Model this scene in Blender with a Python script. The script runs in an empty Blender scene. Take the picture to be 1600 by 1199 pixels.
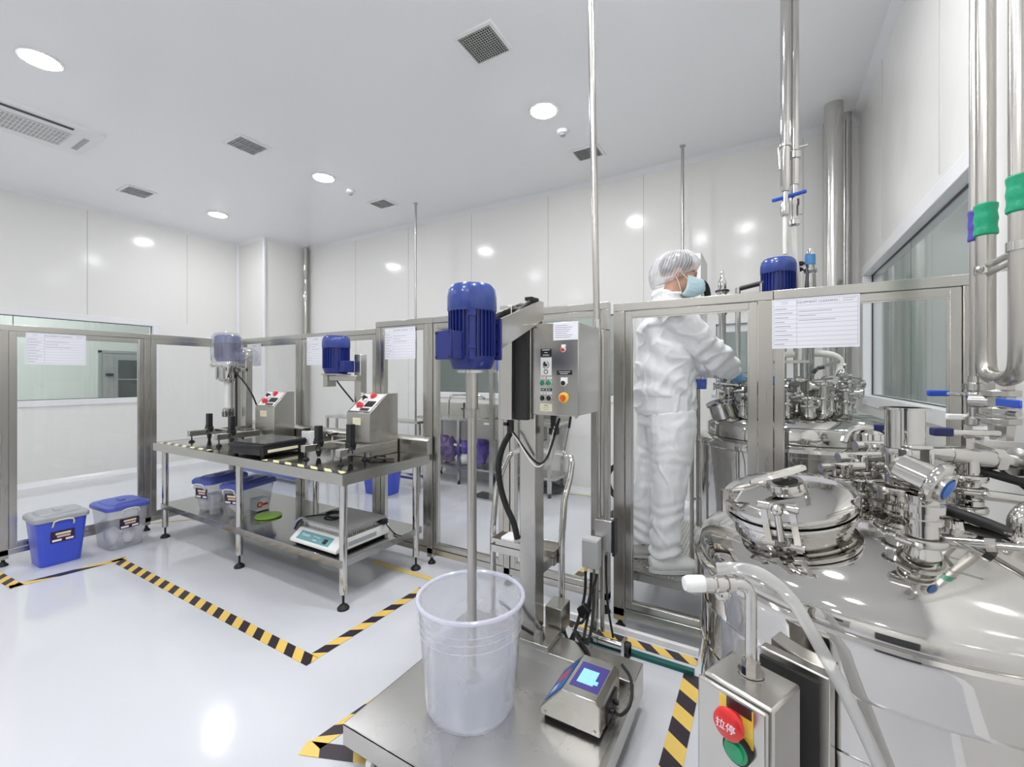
import bpy, bmesh, math, random
from mathutils import Vector, Matrix, noise
PI = math.pi
S = bpy.context.scene
# ------------------------------------------------------------------ camera
cam = bpy.data.cameras.new('camera'); camo = bpy.data.objects.new('camera', cam)
S.collection.objects.link(camo); S.camera = camo
YAW = 0.5274
camo.location = (0, 0, 1.36)
camo.rotation_euler = (PI/2, 0, YAW)
cam.sensor_width = 36; cam.sensor_fit = 'HORIZONTAL'
cam.lens = 36*680/1600
cam.shift_y = -(599.5-588)/1600
cam.clip_start = 0.02
# ------------------------------------------------------------------ colour management
S.view_settings.view_transform = 'Standard'; S.view_settings.look = 'None'
S.view_settings.gamma = 1; S.view_settings.use_curve_mapping = False
S.view_settings.exposure = 0.47
# ------------------------------------------------------------------ world
w = bpy.data.worlds.new('world'); S.world = w; w.use_nodes = True
w.node_tree.nodes['Background'].inputs[0].default_value = (.75, .78, .82, 1)
w.node_tree.nodes['Background'].inputs[1].default_value = .6
LAMP = 110.0
S.cycles.max_bounces = 20; S.cycles.diffuse_bounces = 12; S.cycles.glossy_bounces = 8
S.cycles.transmission_bounces = 12; S.cycles.transparent_max_bounces = 32
random.seed(7)
C = S.collection
# ------------------------------------------------------------------ materials
MATS = {}
def mat(name, col, rough=.5, metal=0., bump=0., bscale=40., var=0., vscale=8., stretch=None, emit=None, spec=.5, coat=0., alpha=None, trans=0., ior=1.45, rvar=0.):
    if name in MATS: return MATS[name]
    m = bpy.data.materials.new(name); m.use_nodes = True
    nt = m.node_tree; b = nt.nodes['Principled BSDF']
    b.inputs['Base Color'].default_value = (*col, 1)
    b.inputs['Roughness'].default_value = rough
    b.inputs['Metallic'].default_value = metal
    b.inputs['Specular IOR Level'].default_value = spec
    b.inputs['Coat Weight'].default_value = coat
    b.inputs['IOR'].default_value = ior
    b.inputs['Transmission Weight'].default_value = trans
    if emit:
        b.inputs['Emission Color'].default_value = (*emit[:3], 1); b.inputs['Emission Strength'].default_value = emit[3]
    tc = nt.nodes.new('ShaderNodeTexCoord')
    src = tc.outputs['Object']
    if stretch:
        mp = nt.nodes.new('ShaderNodeMapping'); mp.inputs['Scale'].default_value = stretch
        nt.links.new(src, mp.inputs[0]); src = mp.outputs[0]
    nz = nt.nodes.new('ShaderNodeTexNoise'); nz.inputs['Scale'].default_value = vscale; nz.inputs['Detail'].default_value = 4
    nt.links.new(src, nz.inputs['Vector'])
    mx = nt.nodes.new('ShaderNodeMix'); mx.data_type = 'RGBA'
    k = max(var, .01)
    mx.inputs[6].default_value = (*[max(0, c*(1-k)) for c in col], 1)
    mx.inputs[7].default_value = (*[min(1, c*(1+k)) for c in col], 1)
    nt.links.new(nz.outputs['Fac'], mx.inputs[0]); nt.links.new(mx.outputs[2], b.inputs['Base Color'])
    if rvar:
        mr = nt.nodes.new('ShaderNodeMapRange'); mr.inputs[1].default_value = .3; mr.inputs[2].default_value = .7
        mr.inputs[3].default_value = max(.02, rough-rvar); mr.inputs[4].default_value = rough+rvar
        nt.links.new(nz.outputs['Fac'], mr.inputs[0]); nt.links.new(mr.outputs[0], b.inputs['Roughness'])
    if bump:
        n2 = nt.nodes.new('ShaderNodeTexNoise'); n2.inputs['Scale'].default_value = bscale; n2.inputs['Detail'].default_value = 3
        nt.links.new(src, n2.inputs['Vector'])
        bp = nt.nodes.new('ShaderNodeBump'); bp.inputs['Strength'].default_value = bump; bp.inputs['Distance'].default_value = .01
        nt.links.new(n2.outputs['Fac'], bp.inputs['Height']); nt.links.new(bp.outputs[0], b.inputs['Normal'])
    MATS[name] = m
    return m
def glassy(name, tint, k=.0, rough=.0, body=None, bodyfac=0., ior=1.45):
    """thin clear sheet: see-through, mirror-like at grazing angles, with an optional milky body"""
    if name in MATS: return MATS[name]
    m = bpy.data.materials.new(name); m.use_nodes = True; nt = m.node_tree
    nt.nodes.remove(nt.nodes['Principled BSDF']); out = nt.nodes['Material Output']
    tr = nt.nodes.new('ShaderNodeBsdfTransparent'); tr.inputs[0].default_value = (*tint, 1)
    last = tr.outputs[0]
    if body:
        df = nt.nodes.new('ShaderNodeBsdfDiffuse'); df.inputs[0].default_value = (*body, 1)
        tl = nt.nodes.new('ShaderNodeBsdfTranslucent'); tl.inputs[0].default_value = (*body, 1)
        a = nt.nodes.new('ShaderNodeMixShader'); a.inputs[0].default_value = .5
        nt.links.new(df.outputs[0], a.inputs[1]); nt.links.new(tl.outputs[0], a.inputs[2])
        c = nt.nodes.new('ShaderNodeMixShader')
        nzz = nt.nodes.new('ShaderNodeTexNoise'); nzz.inputs['Scale'].default_value = 5
        mr = nt.nodes.new('ShaderNodeMapRange'); mr.inputs[3].default_value = bodyfac*.85; mr.inputs[4].default_value = bodyfac*1.15
        tcc = nt.nodes.new('ShaderNodeTexCoord'); nt.links.new(tcc.outputs['Object'], nzz.inputs['Vector'])
        nt.links.new(nzz.outputs['Fac'], mr.inputs[0]); nt.links.new(mr.outputs[0], c.inputs[0])
        nt.links.new(last, c.inputs[1]); nt.links.new(a.outputs[0], c.inputs[2]); last = c.outputs[0]
    gl = nt.nodes.new('ShaderNodeBsdfGlossy'); gl.inputs['Roughness'].default_value = rough
    lw = nt.nodes.new('ShaderNodeLayerWeight'); lw.inputs[0].default_value = .5
    pw = nt.nodes.new('ShaderNodeMath'); pw.operation = 'POWER'; pw.inputs[1].default_value = 5
    nt.links.new(lw.outputs['Facing'], pw.inputs[0])
    f0 = ((ior-1)/(ior+1))**2+k
    ad = nt.nodes.new('ShaderNodeMath'); ad.operation = 'MULTIPLY_ADD'; ad.inputs[1].default_value = 1-f0; ad.inputs[2].default_value = f0; ad.use_clamp = True
    nt.links.new(pw.outputs[0], ad.inputs[0])
    mx = nt.nodes.new('ShaderNodeMixShader')
    nt.links.new(ad.outputs[0], mx.inputs[0]); nt.links.new(last, mx.inputs[1]); nt.links.new(gl.outputs[0], mx.inputs[2])
    nt.links.new(mx.outputs[0], out.inputs[0])
    MATS[name] = m; return m
def hazard(name, ca, cb, period, slope, off=0.):
    if name in MATS: return MATS[name]
    m = mat(name, ca, .35); nt = m.node_tree; b = nt.nodes['Principled BSDF']
    tc = nt.nodes.new('ShaderNodeTexCoord'); sp = nt.nodes.new('ShaderNodeSeparateXYZ'); nt.links.new(tc.outputs['Object'], sp.inputs[0])
    a = nt.nodes.new('ShaderNodeMath'); a.operation = 'MULTIPLY_ADD'; a.inputs[1].default_value = slope
    nt.links.new(sp.outputs[1], a.inputs[0]); nt.links.new(sp.outputs[0], a.inputs[2])
    d = nt.nodes.new('ShaderNodeMath'); d.operation = 'MULTIPLY_ADD'; d.inputs[1].default_value = 1/period; d.inputs[2].default_value = off
    nt.links.new(a.outputs[0], d.inputs[0])
    f = nt.nodes.new('ShaderNodeMath'); f.operation = 'FRACT'; nt.links.new(d.outputs[0], f.inputs[0])
    g = nt.nodes.new('ShaderNodeMath'); g.operation = 'GREATER_THAN'; g.inputs[1].default_value = .5; nt.links.new(f.outputs[0], g.inputs[0])
    mx = nt.nodes.new('ShaderNodeMix'); mx.data_type = 'RGBA'
    mx.inputs[6].default_value = (*ca, 1); mx.inputs[7].default_value = (*cb, 1)
    nt.links.new(g.outputs[0], mx.inputs[0]); nt.links.new(mx.outputs[2], b.inputs['Base Color'])
    return m
steel = mat('brushed_steel', (.52, .50, .465), .28, 1, var=.04, vscale=30, stretch=(1, 1, .03), rvar=.02)
steelh = mat('brushed_steel_sheet', (.56, .545, .51), .25, 1, bump=.006, bscale=10, var=.035, vscale=4, rvar=.02)
polish = mat('polished_steel', (.61, .595, .57), .07, 1, bump=.012, bscale=9, var=.04, vscale=4, rvar=.03)
mirror = mat('mirror_steel', (.61, .595, .57), .045, 1, bump=.035, bscale=2.2, var=.03, vscale=3)
satin = mat('satin_steel', (.60, .59, .565), .20, 1, var=.06, vscale=20)
darksteel = mat('dark_steel', (.12, .12, .12), .35, .8, var=.1)
wallm = mat('wall_panel', (.83, .82, .795), .14, 0, bump=.14, bscale=5, var=.012, vscale=1.2, spec=.32)
ceilm = mat('ceiling_panel', (.89, .89, .90), .22, 0, bump=.05, bscale=2, var=.01, vscale=1, spec=.35)
covem = mat('cove_white', (.84, .84, .86), .25, var=.01)
floorm = mat('epoxy_floor', (.63, .638, .675), .10, 0, bump=.02, bscale=2.0, var=.02, vscale=1.5, spec=.5, rvar=.03)
whitem = mat('white_plastic', (.83, .83, .82), .35, var=.02)
paperm = mat('paper', (.86, .86, .92), .35, var=.02, coat=.3)
inkm = mat('ink', (.22, .22, .27), .6, var=.05)
rulem = mat('ruled_line', (.50, .50, .60), .6, var=.05)
blackp = mat('black_plastic', (.015, .015, .017), .35, var=.2)
rubber = mat('black_rubber', (.012, .012, .012), .55, var=.2)
bluep = mat('motor_blue', (.014, .026, .19), .28, coat=.2, var=.08)
bluec = mat('motor_cap_blue', (.032, .062, .27), .25, coat=.3, var=.06)
bluedk = mat('motor_plate_blue', (.02, .03, .20), .35, var=.1)
binblue = mat('bin_blue', (.05, .09, .62), .32, coat=.2, var=.05)
lidblue = mat('lid_blue', (.09, .12, .46), .35, var=.05)
lidgrey = mat('lid_grey', (.38, .39, .41), .35, var=.04)
bingrey = mat('handle_cream', (.72, .68, .52), .4, var=.05)
redp = mat('red_plastic', (.65, .02, .02), .25, coat=.4, var=.05)
greenp = mat('green_plastic', (.01, .30, .13), .25, coat=.4, var=.05)
yellowp = mat('yellow_plastic', (.85, .62, .08), .3, var=.05)
greentape = mat('green_tape', (.01, .33, .17), .35, bump=.2, bscale=60, var=.15, vscale=30)
violettape = mat('violet_tape', (.09, .07, .40), .4, bump=.3, bscale=60, var=.2, vscale=30)
handleblue = mat('valve_handle_blue', (.02, .08, .50), .35, var=.08)
creaml = mat('cream_label', (.80, .77, .55), .5, var=.04)
orangel = mat('orange_print', (.80, .50, .40), .5, var=.04)
skinm = mat('skin', (.50, .29, .20), .5, var=.06, vscale=30)
hairm = mat('hair', (.02, .018, .018), .6, bump=.5, bscale=80, var=.3)
clothm = mat('white_cloth', (.87, .87, .89), .75, bump=.35, bscale=22, var=.02)
maskm = mat('mask_blue', (.50, .68, .74), .7, bump=.15, bscale=30, var=.04)
glovem = mat('glove_blue', (.13, .42, .78), .4, bump=.2, bscale=60, var=.06)
shoem = mat('shoe_white', (.82, .82, .82), .4, var=.02)
bagp = mat('purple_bag', (.12, .08, .40), .3, bump=.8, bscale=18, var=.35, vscale=14)
bagd = mat('mottled_bag', (.16, .11, .26), .3, bump=.8, bscale=18, var=.5, vscale=20)
bagw = mat('white_bag', (.78, .78, .80), .4, bump=.6, bscale=25, var=.05)
tissue = mat('tissue', (.85, .85, .85), .7, bump=.8, bscale=22, var=.03)
glass = glassy('panel_glass', (.990, .994, .992), k=-.012)
winglass = glassy('window_glass', (.965, .98, .975), k=.01)
clearp = glassy('clear_plastic', (.985, .987, .99), k=.01, rough=.15, body=(.84, .85, .88), bodyfac=.17)
bucketm = glassy('bucket_plastic', (.985, .987, .995), k=.0, rough=.12, body=(.93, .935, .985), bodyfac=.27)
waterm = glassy('water', (.955, .965, .98), k=.06, rough=.02, ior=1.33, body=(.72, .78, .90), bodyfac=.16)
wrapm = glassy('plastic_wrap', (.97, .97, .98), k=.12, rough=.10, body=(.8, .8, .85), bodyfac=.20)
hosem = glassy('clear_hose', (.95, .95, .95), k=.12, rough=.08, body=(.86, .86, .84), bodyfac=.42)
netm = glassy('hair_net', (.97, .97, .98), k=.02, rough=.3, body=(.90, .90, .92), bodyfac=.45)
hosew = mat('white_hose', (.75, .73, .68), .35, var=.04)
tealp = mat('teal_panel', (.16, .36, .38), .4, var=.04)
limep = mat('lime_plastic', (.36, .62, .10), .4, var=.05)
plategrey = mat('grey_top', (.36, .36, .35), .4, .3, var=.05)
tabletop = mat('table_steel_dark', (.40, .395, .385), .13, 1, bump=.02, bscale=12, var=.06, vscale=6, rvar=.04)
boxgrey = mat('junction_grey', (.50, .51, .51), .4, var=.03)
screen = mat('screen', (.02, .02, .08), .15, emit=(.04, .03, .16, 1.0), var=.3)
screenl = mat('screen_image', (.2, .4, .6), .2, emit=(.14, .34, .60, 1.0), var=.3, vscale=60)
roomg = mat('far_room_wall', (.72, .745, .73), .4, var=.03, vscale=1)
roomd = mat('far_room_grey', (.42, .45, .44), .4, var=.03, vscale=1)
doorgrey = mat('door_grey', (.42, .43, .43), .35, .3, var=.04)
darkglass = mat('dark_pane', (.07, .08, .085), .15, var=.1)
YEL = (.83, .57, .14); BLK = (.035, .025, .035)
hz = hazard('hazard_tape', YEL, BLK, .135, 1.0, .1)
hz2 = hazard('hazard_tape_long', YEL, BLK, .47, 2.6, .2)
hzt = hazard('bench_tape', (.85, .82, .45), (.04, .04, .04), .13, 1.6)
yelt = mat('yellow_tape', (.80, .60, .20), .4, var=.05)
redknob = mat('red_knob', (.70, .05, .07), .3, var=.05)
# ------------------------------------------------------------------ mesh builder
def frame_to(axis):
    a = Vector(axis).normalized()
    u = a.orthogonal().normalized() if abs(a.z) < .999 else Vector((1, 0, 0))
    return u, a.cross(u).normalized(), a
class MB:
    def __init__(s): s.bm = bmesh.new()
    def box(s, x0, x1, y0, y1, z0, z1, M=None):
        vs = [s.bm.verts.new(M @ Vector(p) if M else p) for p in
              ((x0,y0,z0),(x1,y0,z0),(x1,y1,z0),(x0,y1,z0),(x0,y0,z1),(x1,y0,z1),(x1,y1,z1),(x0,y1,z1))]
        for f in ((0,3,2,1),(4,5,6,7),(0,1,5,4),(1,2,6,5),(2,3,7,6),(3,0,4,7)): s.bm.faces.new([vs[i] for i in f])
        return s
    def rings(s, rs, cap=True, closed=True):
        vr = [[s.bm.verts.new(p) for p in r] for r in rs]
        for a, b in zip(vr, vr[1:]):
            n = len(a)
            for i in range(n if closed else n-1):
                try: s.bm.faces.new((a[i], a[(i+1) % n], b[(i+1) % n], b[i]))
                except ValueError: pass
        if cap:
            s.bm.faces.new(vr[0][::-1]); s.bm.faces.new(vr[-1])
        return s
    def cyl(s, p0, p1, r0, r1=None, n=20, cap=True):
        p0, p1 = Vector(p0), Vector(p1); r1 = r0 if r1 is None else r1
        u, v, a = frame_to(p1-p0)
        return s.rings([[p+(u*math.cos(2*PI*i/n)+v*math.sin(2*PI*i/n))*r for i in range(n)] for p, r in ((p0, r0), (p1, r1))], cap)
    def lathe(s, prof, o=(0,0,0), axis=(0,0,1), n=40, cap=True):
        o = Vector(o); u, v, a = frame_to(axis)
        return s.rings([[o+a*z+(u*math.cos(2*PI*i/n)+v*math.sin(2*PI*i/n))*max(r, 1e-4) for i in range(n)] for r, z in prof], cap)
    def tube(s, pts, r, n=10, sm=0, cap=True):
        P = [Vector(p) for p in pts]
        for _ in range(sm):
            Q = [P[0]]
            for a, b in zip(P, P[1:]): Q += [a*.75+b*.25, a*.25+b*.75]
            Q.append(P[-1]); P = Q
        rs = []; u = None
        for i, p in enumerate(P):
            t = (P[min(i+1, len(P)-1)]-P[max(i-1, 0)]).normalized()
            u = (u-t*u.dot(t)).normalized() if u is not None and (u-t*u.dot(t)).length > 1e-5 else frame_to(t)[0]
            v = t.cross(u); rr = r[i*len(r)//len(P)] if isinstance(r, (list, tuple)) else r
            rs.append([p+(u*math.cos(2*PI*k/n)+v*math.sin(2*PI*k/n))*rr for k in range(n)])
        return s.rings(rs, cap)
    def prism(s, poly, ext):
        e = Vector(ext); a = [Vector(p) for p in poly]
        return s.rings([a, [p+e for p in a]])
    def ell(s, c, r, n=20, m=12, M=None):
        c = Vector(c); r = Vector(r) if hasattr(r, '__len__') else Vector((r, r, r)); rs = []
        for j in range(m+1):
            t = PI*(j+.02)/(m+.04) if 0 < j < m else (.02 if j == 0 else PI-.02)
            ring = []
            for i in range(n):
                p = Vector((r.x*math.sin(t)*math.cos(2*PI*i/n), r.y*math.sin(t)*math.sin(2*PI*i/n), -r.z*math.cos(t)))
                ring.append(c+(M @ p if M else p))
            rs.append(ring)
        return s.rings(rs)
    def torus(s, c, axis, R, r, n=28, m=8):
        c = Vector(c); u, v, a = frame_to(axis)
        vr = [[s.bm.verts.new(c+(u*math.cos(2*PI*i/n)+v*math.sin(2*PI*i/n))*(R+r*math.cos(2*PI*j/m))+a*(r*math.sin(2*PI*j/m))) for j in range(m)] for i in range(n)]
        for i in range(n):
            for j in range(m):
                s.bm.faces.new((vr[i][j], vr[(i+1)%n][j], vr[(i+1)%n][(j+1)%m], vr[i][(j+1)%m]))
        return s
    def rbox(s, x0, x1, y0, y1, z0, z1, r=.03, t0=0., t1=0., n=5, M=None):
        """rounded-corner box; t0/t1 = inset of bottom/top outline"""
        def ring(z, t):
            o = []
            for cx, cy, a0 in ((x1-t-r, y1-t-r, 0), (x0+t+r, y1-t-r, PI/2), (x0+t+r, y0+t+r, PI), (x1-t-r, y0+t+r, 1.5*PI)):
                for k in range(n+1):
                    a = a0+PI/2*k/n; p = Vector((cx+r*math.cos(a), cy+r*math.sin(a), z)); o.append(M @ p if M else p)
            return o
        return s.rings([ring(z0, t0), ring(z1, t1)])
    def open_top(s, x0, x1, y0, y1, z0, z1, r, t0, th=.003, n=5, M=None):
        def ring(z, t):
            o = []
            for cx, cy, a0 in ((x1-t-r, y1-t-r, 0), (x0+t+r, y1-t-r, PI/2), (x0+t+r, y0+t+r, PI), (x1-t-r, y0+t+r, 1.5*PI)):
                for k in range(n+1):
                    a = a0+PI/2*k/n; p = Vector((cx+(r)*math.cos(a), cy+r*math.sin(a), z)); o.append(M @ p if M else p)
            return o
        return s.rings([ring(z0, t0), ring(z1, 0), ring(z1, th), ring(z0+th, t0+th)])
W = {}
def wm(o): return W.get(o.name, Matrix.Identity(4)) if o else Matrix.Identity(4)
def obj(name, mb, m, parent=None, bevel=0., smooth=True, angle=35, label=None):
    bm = mb.bm if isinstance(mb, MB) else mb
    bmesh.ops.recalc_face_normals(bm, faces=bm.faces)
    me = bpy.data.meshes.new(name)
    if parent is not None: bm.transform(wm(parent).inverted())
    bm.to_mesh(me); bm.free()
    me.materials.append(m)
    if smooth:
        me.shade_smooth(); me.set_sharp_from_angle(angle=math.radians(angle))
    o = bpy.data.objects.new(name, me); C.objects.link(o)
    if parent is not None:
        o.parent = parent; W[o.name] = wm(parent)
    if bevel:
        b = o.modifiers.new('bevel', 'BEVEL'); b.width = bevel; b.segments = 2; b.limit_method = 'ANGLE'; b.angle_limit = math.radians(50)
    if label: o['label'] = label
    return o
def thing(name, label, cat, loc=(0,0,0), rz=0., group=None):
    o = bpy.data.objects.new(name, None); C.objects.link(o); o.empty_display_size = .1
    o.location = loc; o.rotation_euler = (0, 0, rz)
    W[o.name] = Matrix.Translation(loc) @ Matrix.Rotation(rz, 4, 'Z')
    o['label'] = label; o['category'] = cat
    if group: o['group'] = group
    return o
def tag(o, label, cat, group=None, kind=None):
    o['label'] = label; o['category'] = cat
    if group: o['group'] = group
    if kind: o['kind'] = kind
    return o
def recentre(o):
    """put the origin of a single-mesh thing at the middle of its underside"""
    me = o.data; xs = [v.co for v in me.vertices]
    c = Vector(((min(v.x for v in xs)+max(v.x for v in xs))/2, (min(v.y for v in xs)+max(v.y for v in xs))/2, min(v.z for v in xs)))
    me.transform(Matrix.Translation(-c)); o.location = c; return o
def solo(name, mb, m, label, cat, group=None, **k):
    return tag(recentre(obj(name, mb, m, **k)), label, cat, group)
def struct(name, mb, m, parent=None, **k):
    o = obj(name, mb, m, parent, **k)
    if parent is None: o['kind'] = 'structure'
    return o
def copy_tree(o, parent=None):
    c = o.copy(); C.objects.link(c)
    if parent is not None:
        c.parent = parent
    for ch in [q for q in o.children]: copy_tree(ch, c)
    return c
def text(body, loc, size, M, m, parent, name='lettering', ext=.0004, align='CENTER'):
    cu = bpy.data.curves.new('txt', 'FONT'); cu.body = body; cu.size = size; cu.extrude = ext; cu.align_x = align; cu.align_y = 'CENTER'
    to = bpy.data.objects.new('txt', cu); C.objects.link(to)
    dg = bpy.context.evaluated_depsgraph_get(); me = bpy.data.meshes.new_from_object(to.evaluated_get(dg))
    bpy.data.objects.remove(to)
    me.transform(wm(parent).inverted() @ Matrix.Translation(loc) @ M.to_4x4())
    me.materials.clear(); me.materials.append(m)
    o = bpy.data.objects.new(name, me); C.objects.link(o); o.parent = parent; W[o.name] = wm(parent)
    return o
def facing(ny, tilt=0):
    """rotation for flat writing whose front looks along direction ny"""
    n = Vector(ny).normalized(); x = Vector((0, 0, 1)).cross(n)
    x = x.normalized() if x.length > 1e-4 else Vector((1, 0, 0)); y = n.cross(x)
    return Matrix((x, y, n)).transposed()
def quadpts(o, M, x0, x1, y0, y1):
    return [Vector(o)+M @ Vector(p) for p in ((x0, y0, 0), (x1, y0, 0), (x1, y1, 0), (x0, y1, 0))]
FY = facing((0, -1, 0)); FX = facing((1, 0, 0)); FXN = facing((-1, 0, 0))
# ================================================================== THE ROOM
XL, XR, YB, YF, ZC = -7.76, .70, 4.83, -2.6, 3.61
struct('floor', MB().box(-10.6, 3.2, YF-.2, 7.6, -.1, 0), floorm)
struct('ceiling', MB().box(-10.6, 3.2, YF-.2, 7.6, ZC, ZC+.1), ceilm)
def wall_with_hole(name, axis, p0, p1, a0, a1, holes, m):
    """slab from p0..p1 along the normal, a0..a1 along the wall, holes = [(h0,h1,z0,z1)]"""
    mb = MB(); cur = a0
    def b(s0, s1, z0, z1):
        if s1-s0 < 1e-4 or z1-z0 < 1e-4: return
        if axis == 'x': mb.box(p0, p1, s0, s1, z0, z1)
        else: mb.box(s0, s1, p0, p1, z0, z1)
    for h0, h1, z0, z1 in sorted(holes):
        b(cur, h0, 0, ZC); b(h0, h1, 0, z0); b(h0, h1, z1, ZC); cur = h1
    b(cur, a1, 0, ZC)
    return struct(name, mb, m)
wall_with_hole('wall_left', 'x', XL-.1, XL, YF, YB+.1, [(-1.2, 2.88, 1.04, 2.11)], wallm)
wall_with_hole('wall_back', 'y', YB, YB+.1, XL, XR+.1, [(-4.15, -1.30, 1.12, 2.08), (-.43, -.10, .0, 1.88)], wallm)
wall_with_hole('wall_right', 'x', XR, XR+.1, YF, YB, [(2.33, 4.49, 1.19, 2.19)], wallm)
wall_with_hole('wall_front', 'y', YF-.1, YF, XL, XR+.1, [(-5.2, -3.6, 1.1, 2.1)], wallm)
struct('wall_pillar', MB().box(XL, -7.0, 4.06, YB, 0, ZC), wallm)
# coving, corner trims, coved skirting
def strip(name, pts2, m=covem):
    mb = MB()
    for poly, ext in pts2: mb.prism(poly, ext)
    return struct(name, mb, m)
def cove_x(x, sx, y0, y1, z, sz, d=.05):
    return ([(x, y0, z), (x+sx*d, y0, z), (x+sx*d*.45, y0, z+sz*d*.45), (x, y0, z+sz*d)], (0, y1-y0, 0))
def cove_y(y, sy, x0, x1, z, sz, d=.05):
    return ([(x0, y, z), (x0, y+sy*d, z), (x0, y+sy*d*.45, z+sz*d*.45), (x0, y, z+sz*d)], (x1-x0, 0, 0))
strip('trim_1', [cove_x(XL, 1, YF, 4.06, ZC, -1)])
strip('trim_2', [cove_y(4.06, -1, XL, -7.0, ZC, -1), cove_x(-7.0, 1, 4.06, YB, ZC, -1)])
strip('trim_3', [cove_y(YB, -1, -7.0, XR, ZC, -1)])
strip('trim_4', [cove_x(XR, -1, YF, YB, ZC, -1)])
strip('baseboard_left', [cove_x(XL, 1, YF, 4.06, 0, 1, .06)])
strip('baseboard_back', [cove_y(YB, -1, -7.0, XR, 0, 1, .06)])
strip('baseboard_right', [cove_x(XR, -1, YF, YB, 0, 1, .06)])
struct('trim_5', MB().cyl((-7.0, 4.06, 0), (-7.0, 4.06, ZC), .028), covem)
struct('trim_6', MB().cyl((XL+.01, 4.05, 0), (XL+.01, 4.05, ZC), .03), covem)
mb = MB()
for x in (-5.75, -4.6, -3.45, -2.3, -1.15, 0.3):
    mb.box(x-.003, x+.003, YB-.0025, YB, .06, ZC-.05)
for y in (-1.3, -.15, 1.0, 2.15, 3.3):
    z1 = ZC-.05
    mb.box(XL, XL+.0025, y-.003, y+.003, 2.17, z1)
for y in (3.9, 2.75, 1.6): mb.box(XR-.0025, XR, y-.003, y+.003, 2.3, ZC-.05)
struct('trim_7', mb, mat('panel_joint', (.55, .55, .54), .5, var=.02))
d0 = struct('door_3', MB().box(-2.6, -2.55, YF, YF+.03, 0, 2.1).box(-1.65, -1.6, YF, YF+.03, 0, 2.1).box(-2.6, -1.6, YF, YF+.03, 2.05, 2.1).box(-2.55, -1.65, YF, YF+.015, 0, 2.05), mat('door_grey', (.42, .43, .43), .35, .3), bevel=.004)  # unseen door added behind the camera to vary the steel reflections
struct('door_window', MB().box(-2.35, -1.85, YF+.015, YF+.02, 1.1, 1.8), mat('dark_pane', (.07, .08, .085), .15), d0)
# windows: white frames, gaskets, panes
def window(name, axis, p, sgn, a0, a1, z0, z1, t=.06, mull=()):
    f = MB(); g = MB(); pn = MB()
    def b(mb, s0, s1, q0, q1, d0, d1):
        lo, hi = sorted((p+sgn*d0, p+sgn*d1))
        if axis == 'x': mb.box(lo, hi, s0, s1, q0, q1)
        else: mb.box(s0, s1, lo, hi, q0, q1)
    for mbx, e0, e1, d0, d1 in ((f, -.058, .02, -.11, .020), (g, .02, .027, -.047, -.036)):
        b(mbx, a0+e0, a1-e0, z1-e1, z1-e0, d0, d1); b(mbx, a0+e0, a1-e0, z0+e0, z0+e1, d0, d1)
        b(mbx, a0+e0, a0+e1, z0+e1, z1-e1, d0, d1); b(mbx, a1-e1, a1-e0, z0+e1, z1-e1, d0, d1)
    for q in mull: b(g, q-.004, q+.004, z0+.02, z1-.02, -.048, -.0465)
    b(pn, a0+.02, a1-.02, z0+.02, z1-.02, -.045, -.04)
    r = struct(name, f, covem, bevel=.004)
    struct('gasket', g, blackp, r); struct('pane', pn, winglass, r)
    return r
window('window_1', 'x', XL, 1, -1.2, 2.88, 1.04, 2.11, mull=(1.5,))
window('window_2', 'x', XR, -1, 2.33, 4.49, 1.19, 2.19, mull=(3.43,))
window('window_3', 'y', YB, -1, -4.15, -1.30, 1.12, 2.08, mull=(-2.7,))
window('window_4', 'y', YF, 1, -5.2, -3.6, 1.1, 2.1)
# narrow glazed door added to the back wall in place of a glass reflection
d = struct('door_1', MB().box(-.47, -.43, YB-.015, YB+.1, 0, 1.92).box(-.10, -.06, YB-.015, YB+.1, 0, 1.92).box(-.43, -.10, YB-.015, YB+.1, 1.88, 1.92).box(-.43, -.10, YB+.02, YB+.06, 0, .9).box(-.43, -.36, YB+.02, YB+.06, .9, 1.88).box(-.15, -.10, YB+.02, YB+.06, .9, 1.88).box(-.36, -.15, YB+.02, YB+.06, 1.80, 1.88), covem, bevel=.003)
struct('pane', MB().box(-.36, -.15, YB+.035, YB+.04, .9, 1.8), winglass, d)
# neighbouring rooms seen through the windows
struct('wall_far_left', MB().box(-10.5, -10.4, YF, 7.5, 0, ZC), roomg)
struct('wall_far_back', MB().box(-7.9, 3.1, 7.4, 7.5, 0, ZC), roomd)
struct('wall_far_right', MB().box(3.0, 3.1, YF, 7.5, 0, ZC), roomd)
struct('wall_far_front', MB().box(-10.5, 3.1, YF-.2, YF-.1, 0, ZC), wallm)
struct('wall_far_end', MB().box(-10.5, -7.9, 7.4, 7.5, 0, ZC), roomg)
d = struct('door_2', MB().box(-10.4, -10.37, 3.02, 3.07, 0, 1.83).box(-10.4, -10.37, 4.10, 4.15, 0, 1.83).box(-10.4, -10.37, 3.02, 4.15, 1.78, 1.83).box(-10.4, -10.38, 3.07, 4.10, 0, 1.78), doorgrey, bevel=.004)
struct('door_window', MB().box(-10.38, -10.372, 3.30, 3.86, .75, 1.66), darkglass, d)
struct('door_crossbar', MB().box(-10.372, -10.36, 3.30, 3.86, 1.29, 1.31).box(-10.372, -10.36, 3.58, 3.60, .75, 1.66), doorgrey, d)
struct('door_handle', MB().box(-10.38, -10.32, 3.12, 3.22, 1.36, 1.41), blackp, d)
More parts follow.
